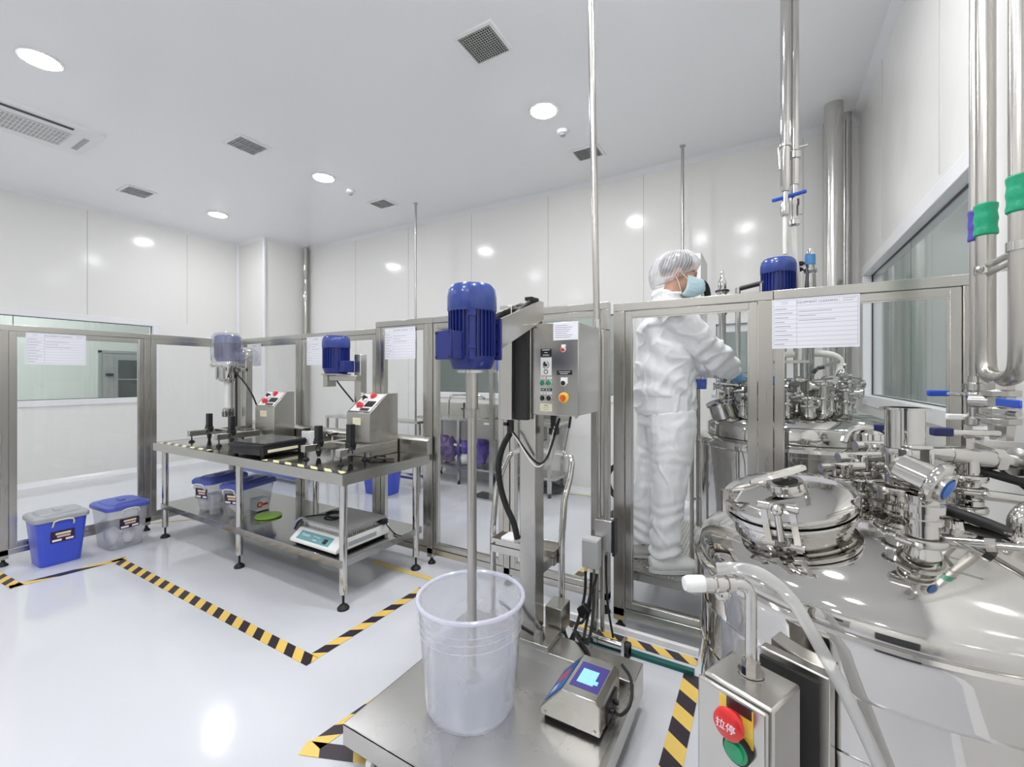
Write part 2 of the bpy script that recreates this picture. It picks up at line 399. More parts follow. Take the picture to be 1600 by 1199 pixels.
# ------------------------------------------------------------------ lamps, vents, detectors in the ceiling
def emis(name, col, s):
    m = bpy.data.materials.new(name); m.use_nodes = True; nt = m.node_tree
    nt.nodes.remove(nt.nodes['Principled BSDF']); e = nt.nodes.new('ShaderNodeEmission')
    e.inputs[0].default_value = (*col, 1); e.inputs[1].default_value = s
    nt.links.new(e.outputs[0], nt.nodes['Material Output'].inputs[0]); return m
lampm = emis('lamp_diffuser', (.965, .98, 1.0), LAMP)
lampfar = emis('lamp_diffuser_far', (.95, 1, .97), LAMP*2.4)
lamps = [((-4.443, .982), 'round ceiling lamp above the left wall window, nearest the camera'),
         ((-1.62, 3.313), 'round ceiling lamp beside the smoke detector and the black slot vent'),
         ((-6.575, 3.169), 'round ceiling lamp nearest the corner pillar'),
         ((-4.317, 3.179), 'round ceiling lamp beside the smaller detector, second from the pillar'),
         ((-6.6, -.4), None), ((-4.4, -1.3), None), ((-1.6, .98), None), ((-1.6, -1.3), None), ((-.4, -1.5), None), ((-.3, .85), None), ((-.25, 2.2), None), ((-1.3, -.3), None), ((-.9, 2.0), None)]  # the last ones, off the grid, are unseen lamps added as fill
def lamp(x, y, lab, dm=lampm):
    t = thing('ceiling_lamp', lab or 'round ceiling lamp outside the picture', 'ceiling lamp', (x, y, ZC), group='round ceiling lamps')
    obj('trim_ring', MB().lathe([(.125, 0), (.125, -.006), (.118, -.012), (.106, -.012), (.106, 0)], (x, y, ZC), cap=False), whitem, t)
    obj('diffuser', MB().lathe([(.105, -.002), (.105, -.008), (.099, -.013), (.085, -.017), (.05, -.020), (.001, -.021)], (x, y, ZC), n=32), dm, t)
WH = iter(('far left behind the camera', 'left behind the camera', 'above the blue motor', 'centre behind the camera', 'right behind the camera', 'added as fill above the foreground tank', 'added as fill above the cable post', 'added as fill just behind the camera', 'added as fill above the rear tank'))
for (x, y), lab in lamps: lamp(x, y, lab or 'round ceiling lamp outside the picture, '+next(WH))
for x, y, q in ((-9.2, 2.0, 'far end of the left room'), (-9.2, -.5, 'near end of the left room'), (-2.6, 6.2, 'back room'), (2.0, 2.2, 'near end of the right room'), (2.0, 5.6, 'far end of the right room')): lamp(x, y, 'round ceiling lamp added out of view to light a neighbouring room, '+q, lampfar)  # unseen lamps added to brighten the rooms behind the windows
def vent(cx, cy, sx, sy, lab, n1, along, egg=False, dark=True):
    t = thing('ceiling_vent', lab, 'vent', (cx, cy, ZC), group='square ceiling vents'); f = .028
    z0 = ZC-.012
    m = MB().box(cx-sx, cx+sx, cy-sy, cy-sy+f, z0, ZC).box(cx-sx, cx+sx, cy+sy-f, cy+sy, z0, ZC).box(cx-sx, cx-sx+f, cy-sy+f, cy+sy-f, z0, ZC).box(cx+sx-f, cx+sx, cy-sy+f, cy+sy-f, z0, ZC)
    obj('frame', m, whitem, t, bevel=.003)
    obj('backing', MB().box(cx-sx+f, cx+sx-f, cy-sy+f, cy+sy-f, ZC-.002, ZC-.0005), blackp if dark else doorgrey, t)
    m = MB()
    for k in range(n1):
        q = (k+.5)/n1
        if along == 'y' or egg:
            x = cx-sx+f+q*2*(sx-f); m.box(x-.0035, x+.0035, cy-sy+f, cy+sy-f, z0+.001, ZC-.003)
        if along == 'x' or egg:
            y = cy-sy+f+q*2*(sy-f); m.box(cx-sx+f, cx+sx-f, y-.0035, y+.0035, z0+.0015, ZC-.003)
    if n1 < 13: m.box(cx-.006, cx+.006, cy-sy+f, cy+sy-f, z0, ZC-.003)
    obj('slats', m, doorgrey if not egg else satin, t)
vent(-1.65, 2.45, .155, .155, 'large egg-crate ceiling vent nearest the top edge of the picture', 14, 'y', True)
vent(-4.36, 2.365, .15, .155, 'ceiling vent with two rows of louvres, between the air conditioner and the egg-crate vent', 10, 'x', dark=False)
vent(-6.62, 2.285, .165, .15, 'ceiling vent nearest the left wall, with light louvres', 10, 'x', dark=False)
vent(-4.31, 4.05, .155, .13, 'small ceiling vent beside the thin hanging rod left of centre', 9, 'x', dark=False)
vent(-1.545, 4.17, .15, .13, 'ceiling vent with dark slots, crossed by the long hanging pipe', 13, 'y')
def detector(x, y, lab):
    t = thing('smoke_detector', lab, 'smoke detector', (x, y, ZC), group='ceiling detectors')
    obj('body', MB().lathe([(.055, 0), (.055, -.014), (.045, -.03), (.02, -.036)], (x, y, ZC), n=28), whitem, t)
    obj('sensor_ring', MB().lathe([(.026, -.036), (.026, -.048), (.018, -.052)], (x, y, ZC), n=20), lidgrey, t)
detector(-1.603, 3.677, 'white smoke detector between the bright lamp and the black slot vent')
detector(-4.348, 3.573, 'white smoke detector farther off, left of the small vent and the thin rod')
t = thing('air_conditioner', 'white ceiling cassette air conditioner with a grey grille at the left edge', 'air conditioner', (-5.62, 1.28, ZC))
x0, x1, y0, y1 = -5.97, -5.29, .96, 1.61
x0, x1, y0, y1 = -6.0, -5.30, .97, 1.61
obj('panel', MB().rbox(x0, x1, .55, y1, ZC-.03, ZC, .03, t0=.012), whitem, t)
obj('grille', MB().box(-5.86, -5.50, .78, 1.42, ZC-.033, ZC-.03), doorgrey, t)
m = MB()
for k in range(25): m.box(-5.86, -5.50, .78+k*.0262, .785+k*.0262, ZC-.036, ZC-.033)
for k in range(5): m.box(-5.86+k*.089, -5.852+k*.089, .78, 1.42, ZC-.037, ZC-.033)
obj('grille_bars', m, whitem, t)
obj('louver', MB().box(-5.40, -5.36, .72, 1.40, ZC-.034, ZC-.03), blackp, t, label='black air outlet slot')
obj('side_louver', MB().box(-5.84, -5.50, 1.50, 1.54, ZC-.034, ZC-.03), lidgrey, t)
obj('side_louver', MB().box(-5.84, -5.50, .64, .68, ZC-.034, ZC-.03), blackp, t)
# ------------------------------------------------------------------ pipes and rods
def rod(x, y, z0, z1, r, lab, name='hanging_rod', grp='thin rods hanging from the ceiling', x1=None, y1=None, m=steel):
    t = thing(name, lab, 'rod', (x, y, z0), group=grp)
    xe = x if x1 is None else x1; ye = y if y1 is None else y1
    obj('tube', MB().cyl((x, y, z0), (xe, ye, z1), r), m, t)
    obj('ceiling_flange', MB().cyl((xe, ye, z1-.008), (xe, ye, z1), r*2), m, t)
    return t
rod(-3.936, 4.265, .02, ZC, .014, 'thin steel rod from the ceiling, left of the large blue motor')
rod(-.70, 4.511, .02, ZC, .014, 'thin steel rod from the ceiling right above the hair net')
t = rod(-.772, 2.22, 1.62, ZC, .017, 'long steel pipe hanging from the ceiling in front of the slot vent', x1=-.812, name='hanging_pipe', grp='hanging pipes')
obj('clamp', MB().cyl((-.772, 2.22, 1.60), (-.772, 2.22, 1.66), .022).cyl((-.772, 2.22, 1.612), (-.74, 2.33, 1.612), .007), polish, t)
for i, (dx, r) in enumerate(((-.03, .028), (.03, .028))):
    solo('corner_pipe', MB().cyl((-6.94+dx, 4.75-i*.02, 0), (-6.94+dx, 4.75-i*.02, ZC), r), polish, 'polished vertical pipe in the far left corner, the %s of two' % ('left' if i == 0 else 'right'), 'pipe', 'pipes in the far left corner')
for i, (x, y, r, lab) in enumerate(((.475, 4.75, .035, 'slim polished vertical pipe in the back right corner, behind the stout one on its left'), (.487, 4.45, .066, 'stoutest vertical pipe in the back right corner, in front of the others'), (.60, 4.66, .035, 'slim upright tube standing in for a pipe reflection on the right wall, back right corner'))):  # the last tube models a pipe's reflection on the wall
    solo('corner_pipe', MB().cyl((x, y, 0), (x, y, ZC), r, n=32), satin if i else polish, lab, 'pipe', 'pipes in the back right corner')
# ================================================================== FLOOR TAPE
def tape(x0, y0, x1, y1, wdt, lab, m=hz, grp='black and yellow floor tape', off=0):
    L = math.hypot(x1-x0, y1-y0); a = math.atan2(y1-y0, x1-x0)
    o = obj('floor_tape', MB().box(0, L, -wdt/2, wdt/2, 0, .0015), m, smooth=False)
    o.location = (x0, y0, .001); o.rotation_euler = (0, 0, a)
    return tag(o, lab, 'floor tape', grp)
tape(-4.95, .77, -4.17, .82, .06, 'short piece of hazard tape at the left edge, below the fence foot')
tape(-4.20, .79, -4.13, 1.36, .06, 'long-striped hazard tape in front of the two floor bins', hz2)
tape(-4.15, 1.31, -1.86, 1.31, .065, 'long hazard tape running diagonally across the open floor')
tape(-1.89, 1.34, -1.89, 2.12, .06, 'hazard tape passing under the right end of the workbench', hazard('hazard_tape_b', YEL, BLK, .15, .7, .3))
tape(-1.46, .99, -1.19, 1.10, .06, 'hazard tape corner at the left front corner of the platform scale', hazard('hazard_tape_c', YEL, BLK, .26, .5, .25))
tape(-1.43, 1.02, -1.36, 1.62, .06, 'hazard tape hidden along the left side of the platform scale', hz)
tape(-.285, 2.12, -.285, .6, .075, 'hazard tape right of the platform scale beside the push-button box', hazard('hazard_tape_d', YEL, BLK, .17, -.7, .62))
tape(-1.11, 2.60, -1.07, 3.3, .06, 'hazard tape beyond the glass fence, behind the mixer stand', hazard('hazard_tape_e', YEL, (.10, .07, .07), .14, 0, .2))
tape(-1.0, 2.225, -.28, 2.225, .06, 'worn hazard tape lying along the floor rail', hz)
tape(-2.48, 2.245, -1.93, 2.245, .045, 'plain yellow tape under the right end of the workbench', yelt, 'plain yellow floor tape')
tape(-4.9, 1.80, -4.45, 2.35, .03, 'plain yellow tape near the left bins', yelt, 'plain yellow floor tape')
t = thing('floor_rail', 'low white floor rail with a green edge along the foot of the glass fence', 'rail', (-.6, 2.17, 0))
obj('track', MB().box(-1.3, -.28, 2.275, 2.30, .0, .028), covem, t, bevel=.003)
obj('edge_strip', MB().box(-.80, -.28, 2.115, 2.145, .0, .020), mat('dark_green', (.0, .10, .09), .3), t, bevel=.002, label='dark green strip')
# ================================================================== GLASS FENCE
def member(mb, x0, x1, y0, y1, z0, z1): mb.box(min(x0,x1), max(x0,x1), min(y0,y1), max(y0,y1), z0, z1)
def fence(lab, axis, p, th, a0, a1, zt, post0=True, post1=True, sash=True, pw=.045, zb=.075):
    """one framed bay; p = face coordinate, th = depth behind it, a0..a1 along"""
    if axis == 'y': loc = ((a0+a1)/2, p+th/2, 0)
    else: loc = (p-th/2, (a0+a1)/2, 0)
    t = thing('fence_panel', lab, 'glass fence', loc, group='bays of the steel and glass fence')
    def B(mb, s0, s1, z0, z1, d0=0., d1=None):
        d1 = th if d1 is None else d1
        if axis == 'y': mb.box(s0, s1, p+d0, p+d1, z0, z1)
        else: mb.box(p-d1, p-d0, s0, s1, z0, z1)
    rl = MB(); B(rl, a0, a1, zt-.042, zt); obj('top_rail', rl, steelh, t, bevel=.002)
    rl = MB(); B(rl, a0, a1, zb, zb+.042); obj('bottom_rail', rl, steelh, t, bevel=.002)
    i0, i1 = a0, a1
    for s, on in ((a0, post0), (a1-pw, post1)):
        if not on: continue
        pm = MB(); B(pm, s, s+pw, .05, zt-.043)
        po = obj('post', pm, steel, t, bevel=.002)
        f = MB(); cx = s+pw/2
        c = (cx, p+th/2, 0) if axis == 'y' else (p-th/2, cx, 0)
        f.cyl((c[0], c[1], .02), (c[0], c[1], .05), .010); f.lathe([(.028, 0), (.028, .008), (.015, .022), (.012, .03)], (c[0], c[1], 0), n=18)
        obj('foot', f, rubber, po)
    if post0: i0 = a0+pw
    if post1: i1 = a1-pw
    g = .003; z0, z1 = zb+.042+g, zt-.042-g
    i0 += g; i1 -= g
    if sash:
        w_ = .034; sm = MB()
        B(sm, i0, i0+w_, z0, z1, .004, th-.004); B(sm, i1-w_, i1, z0, z1, .004, th-.004)
        B(sm, i0+w_, i1-w_, z1-w_, z1, .004, th-.004); B(sm, i0+w_, i1-w_, z0, z0+w_, .004, th-.004)
        so = obj('sash', sm, steelh, t, bevel=.0015)
        i0 += w_; i1 -= w_; z0 += w_; z1 -= w_
        bd = MB(); e = .006
        B(bd, i0, i0+e, z0, z1, .008, .016); B(bd, i1-e, i1, z0, z1, .008, .016); B(bd, i0+e, i1-e, z1-e, z1, .008, .016); B(bd, i0+e, i1-e, z0, z0+e, .008, .016)
        obj('glazing_bead', bd, satin, so)
    gm = MB(); B(gm, i0, i1, z0, z1, th/2-.003, th/2+.003)
    obj('glass_pane', gm, glass, t)
    return t
XF = -4.69
fence('leftmost fence bay, in front of the long wall window', 'x', XF, .05, .835, 1.715, 1.73)
fence('corner bay of the left fence, directly behind the workbench end', 'x', XF, .05, 1.718, 2.46, 1.73, post0=False, post1=True)
YK = 2.42
fence('back fence bay behind the wrapped motor', 'y', YK, .05, -4.69, -3.60, 1.735, post0=False)
fence('back fence bay behind the smaller blue motor, with a sheet of paper', 'y', YK, .05, -3.598, -2.655, 1.735, post0=False, post1=False)
fence('taller back fence bay behind the right end of the workbench', 'y', YK, .05, -2.652, -2.075, 1.785, pw=.05)
fence('tall back fence bay behind the large blue motor', 'y', YK, .05, -2.073, -1.43, 1.785, post0=False)
fence('back fence bay behind the control cabinet', 'y', YK, .05, -1.428, -.775, 1.785, post0=False)
YN = 2.31
fence('front fence bay that the worker stands behind', 'y', YN, .05, -.711, .03, 1.75, pw=.06)
fence('front fence bay at the right wall with the large notice', 'y', YN, .05, .032, .70, 1.75, post0=False)
# notices
def notice(o, M, wd, h, lab, title, side=.28, rows=9, big=.014):
    """o = lower left corner as seen, M columns = right, up, out"""
    t = thing('paper_notice', lab, 'notice', Vector(o), group='paper notices on the fence')
    n = M @ Vector((0, 0, 1)); ins = .006
    obj('sheet', MB().prism(quadpts(o, M, 0, wd, 0, h), n*.0012), paperm, t, smooth=False)
    oo = Vector(o)+n*.0014; m = MB(); L = .0007; x0, x1, yb, yt = ins, wd-ins, ins*2, h-ins
    def seg(a, b, c, d_): m.prism(quadpts(oo, M, a, b, c, d_), n*.0002)
    for y in (yb, yt): seg(x0, x1, y-L, y+L)
    for x in (x0, x1, x0+side*wd): seg(x-L, x+L, yb, yt)
    hh = (yt-yb)/(rows+1.4)
    for k in range(rows): seg(x0, x1, yb+hh*(k+1)-L, yb+hh*(k+1)+L)
    seg(x1-.2*wd, x1-.2*wd+L, yt-hh*1.35, yt)
    obj('ruled_lines', m, rulem, t, smooth=False)
    m = MB()
    for k in range(rows):
        q = (.12+.12*((k*37) % 5)/5); seg(x0+.004, x0+.004+q*wd, yb+hh*(k+.35), yb+hh*(k+.35)+.0022)
    for k, q in ((rows-2, .38), (rows-3, .2), (rows-4, .42)):
        if side > .2: seg(x0+side*wd+.006, x0+side*wd+.006+q*wd*(1 if rows > 8 else .6), yb+hh*(k+.6), yb+hh*(k+.6)+.0018)
    for y in (.35, .75): seg(x0+.03, x0+.055, yt-hh*y-.001, yt-hh*y)
    seg(x1-.16*wd, x1-.02*wd, yt-hh*.4, yt-hh*.4+.0015); seg(x1-.16*wd, x1-.05*wd, yt-hh*.9, yt-hh*.9+.0015)
    obj('fine_print', m, inkm, t, smooth=False)
    text(title, oo+M @ Vector((wd*.53, yt-hh*.7, .0002)), big, M, inkm, t, 'heading', .0001)
notice((-4.688, .962, 1.447), FX, .328, .236, 'lined paper notice at the top left of the left fence bay', 'EQUIPMENT CLEANING')
notice((-2.545, YK-.004, 1.49), FY, .312, .238, 'lined paper notice on the tall bay left of the large blue motor', 'EQUIPMENT CLEANING')
notice((.026, YN-.004, 1.484), FY, .315, .222, 'large lined paper notice on the fence at the right, nearest the camera', 'EQUIPMENT CLEANING')
notice((-4.45, YK-.004, 1.46), FY, .235, .215, 'paper notice partly hidden behind the wrapped motor', 'EQUIPMENT', rows=8)
notice((-3.51, YK-.004, 1.457), FY, .235, .246, 'paper notice beside the smaller blue motor, seen as plain faint text', 'EQUIPMENT', rows=9)
# ================================================================== WORKBENCH
TX0, TX1, TY0, TY1, TZ = -4.445, -2.065, 1.645, 2.375, .80
t = thing('workbench', 'long stainless steel workbench with a lower shelf and black feet', 'workbench', ((TX0+TX1)/2, (TY0+TY1)/2, 0))
bench = t
m = MB().box(TX0, TX1, TY0, TY1, TZ-.004, TZ)
obj('top', m, tabletop, t)
e = MB().box(TX0, TX1, TY0-.004, TY0, TZ-.062, TZ+.001).box(TX0-.004, TX0, TY0, TY1, TZ-.062, TZ+.001).box(TX1, TX1+.004, TY0, TY1, TZ-.062, TZ+.001).box(TX0, TX1, TY1, TY1+.004, TZ-.062, TZ)
obj('edge', e, steelh, t)
bs = MB().prism([(TX0, TY1-.02, TZ+.001), (TX0, TY1-.02, TZ+.10), (TX0, TY1+.02, TZ+.125), (TX0, TY1+.035, TZ+.125), (TX0, TY1+.035, TZ+.001)], (TX1-TX0, 0, 0))
obj('backsplash', bs, steelh, t, bevel=.002)
SZ = .29
obj('shelf', MB().box(TX0+.05, TX1-.05, TY0+.03, TY1-.02, SZ-.045, SZ), tabletop, t, bevel=.002)
for x in (-4.375, -3.235, -2.13):
    for y in (1.70, 2.31):
        lg = obj('leg', MB().cyl((x, y, .09), (x, y, TZ-.062), .023), polish, t)
        obj('levelling_foot', MB().cyl((x, y, .02), (x, y, .09), .007).lathe([(.034, 0), (.034, .010), (.022, .024), (.008, .032)], (x, y, 0), n=20), rubber, lg)
for a, b in ((-4.40, -3.62), (-2.90, -2.10)):
    o = obj('hazard_strip', MB().box(0, b-a, 0, .045, 0, .001), hzt, smooth=False); o.parent = t
    o.location = Vector((a, TY0+.02, TZ+.0004))-t.location; W[o.name] = Matrix.Translation((a, TY0+.02, TZ))
# mixer stands on the bench
def motor(name_parent, c, r, z0, z1, parent, box_dir=None, capm=bluec, m=bluep, fins=28, boxz=None, boxs=(.055, .05, .05)):
    """vertical finned motor; c = (x, y)"""
    x, y = c; h = z1-z0; zc = z0+h*.68
    body = obj('motor_body', MB().cyl((x, y, z0+.02*h), (x, y, zc), r*.86, n=32), m, parent)
    f = MB()
    for k in range(fins):
        a = 2*PI*k/fins; M = Matrix.Translation((x, y, 0)) @ Matrix.Rotation(a, 4, 'Z')
        f.box(r*.80, r*.985, -.0017, .0017, z0+.12*h, zc, M)
    obj('cooling_fins', f, m, body)
    obj('fan_cover', MB().lathe([(r*.98, zc-.02*h), (r*1.02, zc), (r*1.02, z1-.16*h), (r*.97, z1-.07*h), (r*.82, z1-.015*h), (r*.55, z1), (.001, z1)], (x, y, 0), n=40), capm, parent, label='lighter blue fan cover')
    obj('end_flange', MB().lathe([(r*.80, z0-.03*h), (r*.84, z0), (r*.95, z0+.10*h), (r*.95, z0+.12*h)], (x, y, 0), n=32), m, parent)
    if box_dir is not None:
        M = Matrix.Translation((x, y, 0)) @ Matrix.Rotation(box_dir, 4, 'Z'); bz = boxz or z0+h*.3
        bx = obj('terminal_box', MB().box(r*.8, r*.9+boxs[0], -boxs[1], boxs[1], bz-boxs[2], bz+boxs[2], M), m, parent, bevel=.004)
        q = MB().box(r*.9+boxs[0], r*.9+boxs[0]+.008, -boxs[1]*1.03, boxs[1]*1.03, bz-boxs[2]*1.03, bz+boxs[2]*1.03, M)
        obj('box_lid', q, m, bx, bevel=.003)
        q = MB()
        for sy in (-1, 1):
            for sz in (-1, 1):
                p = M @ Vector((r*.9+boxs[0]+.008, sy*boxs[1]*.85, bz+sz*boxs[2]*.85)); p2 = M @ Vector((r*.9+boxs[0]+.010, sy*boxs[1]*.85, bz+sz*boxs[2]*.85))
                q.cyl(p, p2, .005, n=10)
        obj('screws', q, blackp, bx)
    return body
def foot_small(mb, x, y, z): mb.cyl((x, y, z+.012), (x, y, z+.055), .005, n=10).lathe([(.022, 0), (.022, .006), (.012, .016), (.004, .02)], (x, y, z), n=16)
def clampunit(x, y, z, par, s=1.):
    s *= 1.25; c = MB().box(x-.022, x+.022, y-.018, y+.018, z+.035*s, z+.115*s).box(x-.026, x+.020, y-.02, y+.02, z+.02*s, z+.045*s)
    c.rings([[(x-.03, y-.025, z+.03*s), (x+.03, y-.025, z+.03*s), (x+.03, y+.025, z+.03*s), (x-.03, y+.025, z+.03*s)], [(x-.008, y-.008, z-.055*s), (x+.008, y-.008, z-.055*s), (x+.008, y+.008, z-.055*s), (x-.008, y+.008, z-.055*s)]])
    c.cyl((x+.03, y-.02, z+.02), (x+.045, y-.02, z-.02), .005)
    obj('clamp', c, blackp, par, bevel=.002)
def hstand(lab, xa, xb, xc, yc, zcol, mot, cable_top):
    """H-base with two arms toward the front edge, a column and a cross arm"""
    t = thing('mixer_stand', lab, 'lab mixer', (xc, yc, TZ))
    zb = TZ+.075; hh = .024
    for xx, ye in ((xa, 2.27), (xb, 2.28 if xb > -3 else 2.14)):
        b = obj('base_arm', MB().box(xx-.022, xx+.022, 1.80, ye, zb-hh, zb+hh), steelh, t, bevel=.003)
        f = MB(); foot_small(f, xx, 1.825, TZ); obj('foot', f, rubber, b)
    obj('crossbar', MB().box(xa+.022, xb-.022, 1.99, 2.04, zb-hh, zb+hh), steelh, t, bevel=.003)
    obj('column_foot', MB().box(xa+.022, xa+.14, 2.19, 2.27, zb-hh, zb+.006), steelh, t, bevel=.003)
    f = MB(); foot_small(f, xa, 2.24, TZ); foot_small(f, xb, 2.015, TZ); obj('rear_feet', f, rubber, t)
    return t
zmid = TZ+.075
# right stand: bare blue motor
t = hstand('bench mixer with a bare blue motor on the right half of the workbench', -2.66, -2.31, -2.50, 2.24, 1.45, 'blue', None)
obj('column', MB().box(-2.635, -2.57, 2.20, 2.26, zmid+.006, 1.52), steelh, t, bevel=.004)
ca = obj('cross_arm', MB().box(-2.85, -2.55, 2.14, 2.20, 1.325, 1.365), steelh, t, bevel=.003)
obj('arm_bracket', MB().box(-2.90, -2.85, 2.13, 2.21, 1.28, 1.37), steelh, t, bevel=.003)
obj('mount_plate', MB().cyl((-2.785, 2.16, 1.368), (-2.785, 2.16, 1.378), .105, n=28), plategrey, t)
motor('m', (-2.785, 2.16), .098, 1.385, 1.665, t, box_dir=.02, boxs=(.045, .045, .042), boxz=1.43)
obj('power_cable', MB().tube([(-2.80, 2.15, 1.36), (-2.74, 2.15, 1.30), (-2.68, 2.17, 1.23), (-2.63, 2.19, 1.17)], .006, 8, 1), rubber, t)
clampunit(-2.66, 1.92, zmid, t); clampunit(-2.31, 1.90, zmid+.01, t, 1.15)
# left stand: motor wrapped in plastic with a homogenizer head
t2 = hstand('bench mixer whose motor is wrapped in clear plastic, left half of the workbench', -4.21, -3.77, -4.0, 2.24, 1.4, 'wrapped', None)
obj('column', MB().box(-4.15, -4.08, 2.20, 2.26, zmid+.006, 1.60), steelh, t2, bevel=.004)
obj('guide_rod', MB().cyl((-4.20, 2.18, zmid), (-4.20, 2.18, 1.45), .008), blackp, t2)
obj('guide_rod', MB().cyl((-4.27, 2.20, zmid), (-4.27, 2.20, 1.45), .012), polish, t2)
mx, my = -4.29, 2.15
motor('m', (mx, my), .105, 1.50, 1.74, t2, box_dir=.62, boxs=(.09, .055, .05), boxz=1.55)
wr = MB().lathe([(.14, 1.455), (.128, 1.48), (.125, 1.52), (.128, 1.62), (.12, 1.72), (.09, 1.755), (.01, 1.765)], (mx, my, 0), n=40)
wr.ell((mx+.135, my+.095, 1.545), (.105, .095, .08))
for v in wr.bm.verts:
    v.co += Vector((1, 1, 0))*noise.noise(v.co*16)*.012+Vector((0, 0, 1))*noise.noise(v.co*20+Vector((5, 0, 0)))*.008
obj('plastic_wrap', wr, wrapm, t2, label='crumpled clear plastic wrap')
obj('mount_plate', MB().cyl((mx, my, 1.44), (mx, my, 1.452), .13, n=32), polish, t2)
obj('homogenizer_bell', MB().lathe([(.03, 1.30), (.065, 1.315), (.085, 1.35), (.09, 1.44)], (mx, my, 0), n=28), polish, t2)
m = MB()
for k in range(8): a = k*PI/4; m.box(.088, .094, -.008, .008, 1.33, 1.44, Matrix.Translation((mx, my, 0)) @ Matrix.Rotation(a, 4, 'Z'))
obj('bell_ribs', m, satin, t2)
obj('shaft_tube', MB().cyl((mx, my, 1.07), (mx, my, 1.30), .026), whitem, t2)
hd = obj('rotor_head', MB().lathe([(.026, 1.07), (.042, 1.06), (.042, 1.0), (.040, .985)], (mx, my, 0), n=28), polish, t2)
m = MB()
for k in range(10): m.box(.040, .044, -.006, .006, .99, 1.035, Matrix.Translation((mx, my, 0)) @ Matrix.Rotation(k*PI/5, 4, 'Z'))
obj('rotor_slots', m, darksteel, hd)
obj('cross_arm', MB().box(-4.30, -4.08, 2.16, 2.22, 1.40, 1.435), steelh, t2, bevel=.003)
obj('power_cable', MB().tube([(-4.17, 2.14, 1.43), (-4.1, 2.14, 1.37), (-4.02, 2.16, 1.30), (-3.98, 2.2, 1.2), (-3.98, 2.24, 1.1)], .007, 8, 1), rubber, t2)
clampunit(-4.21, 1.96, zmid, t2, 1.1); clampunit(-3.77, 1.92, zmid, t2, 1.1)
# slanted control boxes on the bench
def slantbox(lab, x0, x1, y0, y1, z1, kn):
    t = thing('control_box', lab, 'control box', ((x0+x1)/2, (y0+y1)/2, TZ))
    z0 = TZ+.001; zf = z0+(z1-z0)*.70; ys = y0+(y1-y0)*.62
    obj('housing', MB().prism([(x0, y0, z0), (x0, y1, z0), (x0, y1, z1), (x0, ys, z1), (x0, y0, zf)], (x1-x0, 0, 0)), steelh, t, bevel=.003)
    sl = Vector((0, ys-y0, z1-zf)); L = sl.length; up = sl/L; n = Vector((1, 0, 0)).cross(up); M = Matrix((Vector((1, 0, 0)), up, n)).transposed()
    o = Vector((x0, y0, zf)); wd = x1-x0
    def P(a, b, c=0.): return o+M @ Vector((a*wd, b*L, c))
    obj('front_plate', MB().prism(quadpts(o+n*.0005, M, .06*wd, .94*wd, .08*L, .94*L), n*.001), whitem, t, smooth=False)
    for a, b, mm, r in kn:
        k = obj('knob', MB().lathe([(r*1.3, 0), (r*1.3, .004), (r, .006), (r*.9, .022)], P(a, b, .001), n, 18), mm, t)
    obj('display', MB().prism(quadpts(P(.52, .30, .001), M, 0, .34*wd, 0, .26*L), n*.006), blackp, t, bevel=.001)
    obj('keypad', MB().prism(quadpts(P(.48, .10, .001), M, 0, .36*wd, 0, .12*L), n*.004), darksteel, t)
    lb = obj('label_plate', MB().box(x0+wd*.28, x0+wd*.62, y0-.002, y0, zf-.085, zf-.035), creaml, t)
    obj('print', MB().box(x0+wd*.33, x0+wd*.58, y0-.0026, y0-.002, zf-.056, zf-.052).box(x0+wd*.33, x0+wd*.53, y0-.0026, y0-.002, zf-.068, zf-.064), bingrey, lb)
    return t
kn = ((.25, .70, blackp, .016), (.55, .82, redknob, .02), (.30, .35, redknob, .02), (.42, .30, redknob, .013), (.44, .55, whitem, .014))
slantbox('larger slant-top control box beside the backsplash at the right end of the bench', -2.57, -2.338, 2.08, 2.345, 1.235, kn)
slantbox('slant-top control box behind the wrapped motor, left half of the bench', -3.86, -3.58, 2.16, 2.345, 1.225, kn)
# items on the bench
t = thing('bench_scale', 'flat black bench scale with a cream label', 'scale', (-3.2, 1.86, TZ))
Mr = Matrix.Translation((-3.155, 1.865, TZ)) @ Matrix.Rotation(.10, 4, 'Z')
obj('body', MB().rbox(-.18, .18, -.19, .19, .012, .065, .02, t0=.02, M=Mr).rbox(-.18, .18, -.19, .19, .065, .085, .02, M=Mr), blackp, t, bevel=.002)
obj('pan', MB().rbox(-.175, .175, -.16, .185, .086, .096, .02, M=Mr), mat('dark_glass_plate', (.06, .06, .065), .12, var=.1), t)
m = MB()
for a in (-.14, .14):
    for b in (-.15, .15): m.cyl(Mr @ Vector((a, b, 0)), Mr @ Vector((a, b, .014)), .014, n=12)
obj('feet', m, rubber, t)
obj('label_plate', MB().box(.178, .1815, -.14, .10, .030, .050, Mr), creaml, t)
t = thing('white_dispenser', 'small white upright box with a black cap, behind the black bench scale', 'box', (-3.02, 2.17, TZ))
obj('body', MB().box(-3.12, -3.02, 2.10, 2.17, TZ+.001, TZ+.135), whitem, t, bevel=.006)
obj('cap', MB().box(-3.11, -3.07, 2.11, 2.15, TZ+.135, TZ+.155), blackp, t, bevel=.004)
m = MB()
for k in range(5):
    a = k*.9; m.tube([(-3.32+.03*k, 2.26, TZ+.02), (-3.34+.04*k, 2.24, TZ+.10+.02*math.sin(a)), (-3.28+.035*k, 2.25, TZ+.13), (-3.22+.02*k, 2.25, TZ+.03)], .005, 6, 2)
m.box(-3.40, -3.34, 2.22, 2.27, TZ+.01, TZ+.05); m.box(-3.26, -3.20, 2.20, 2.25, TZ+.01, TZ+.06)
solo('cable_bundle', m, rubber, 'tangle of black cables and plugs beside the left control box on the bench', 'cables')
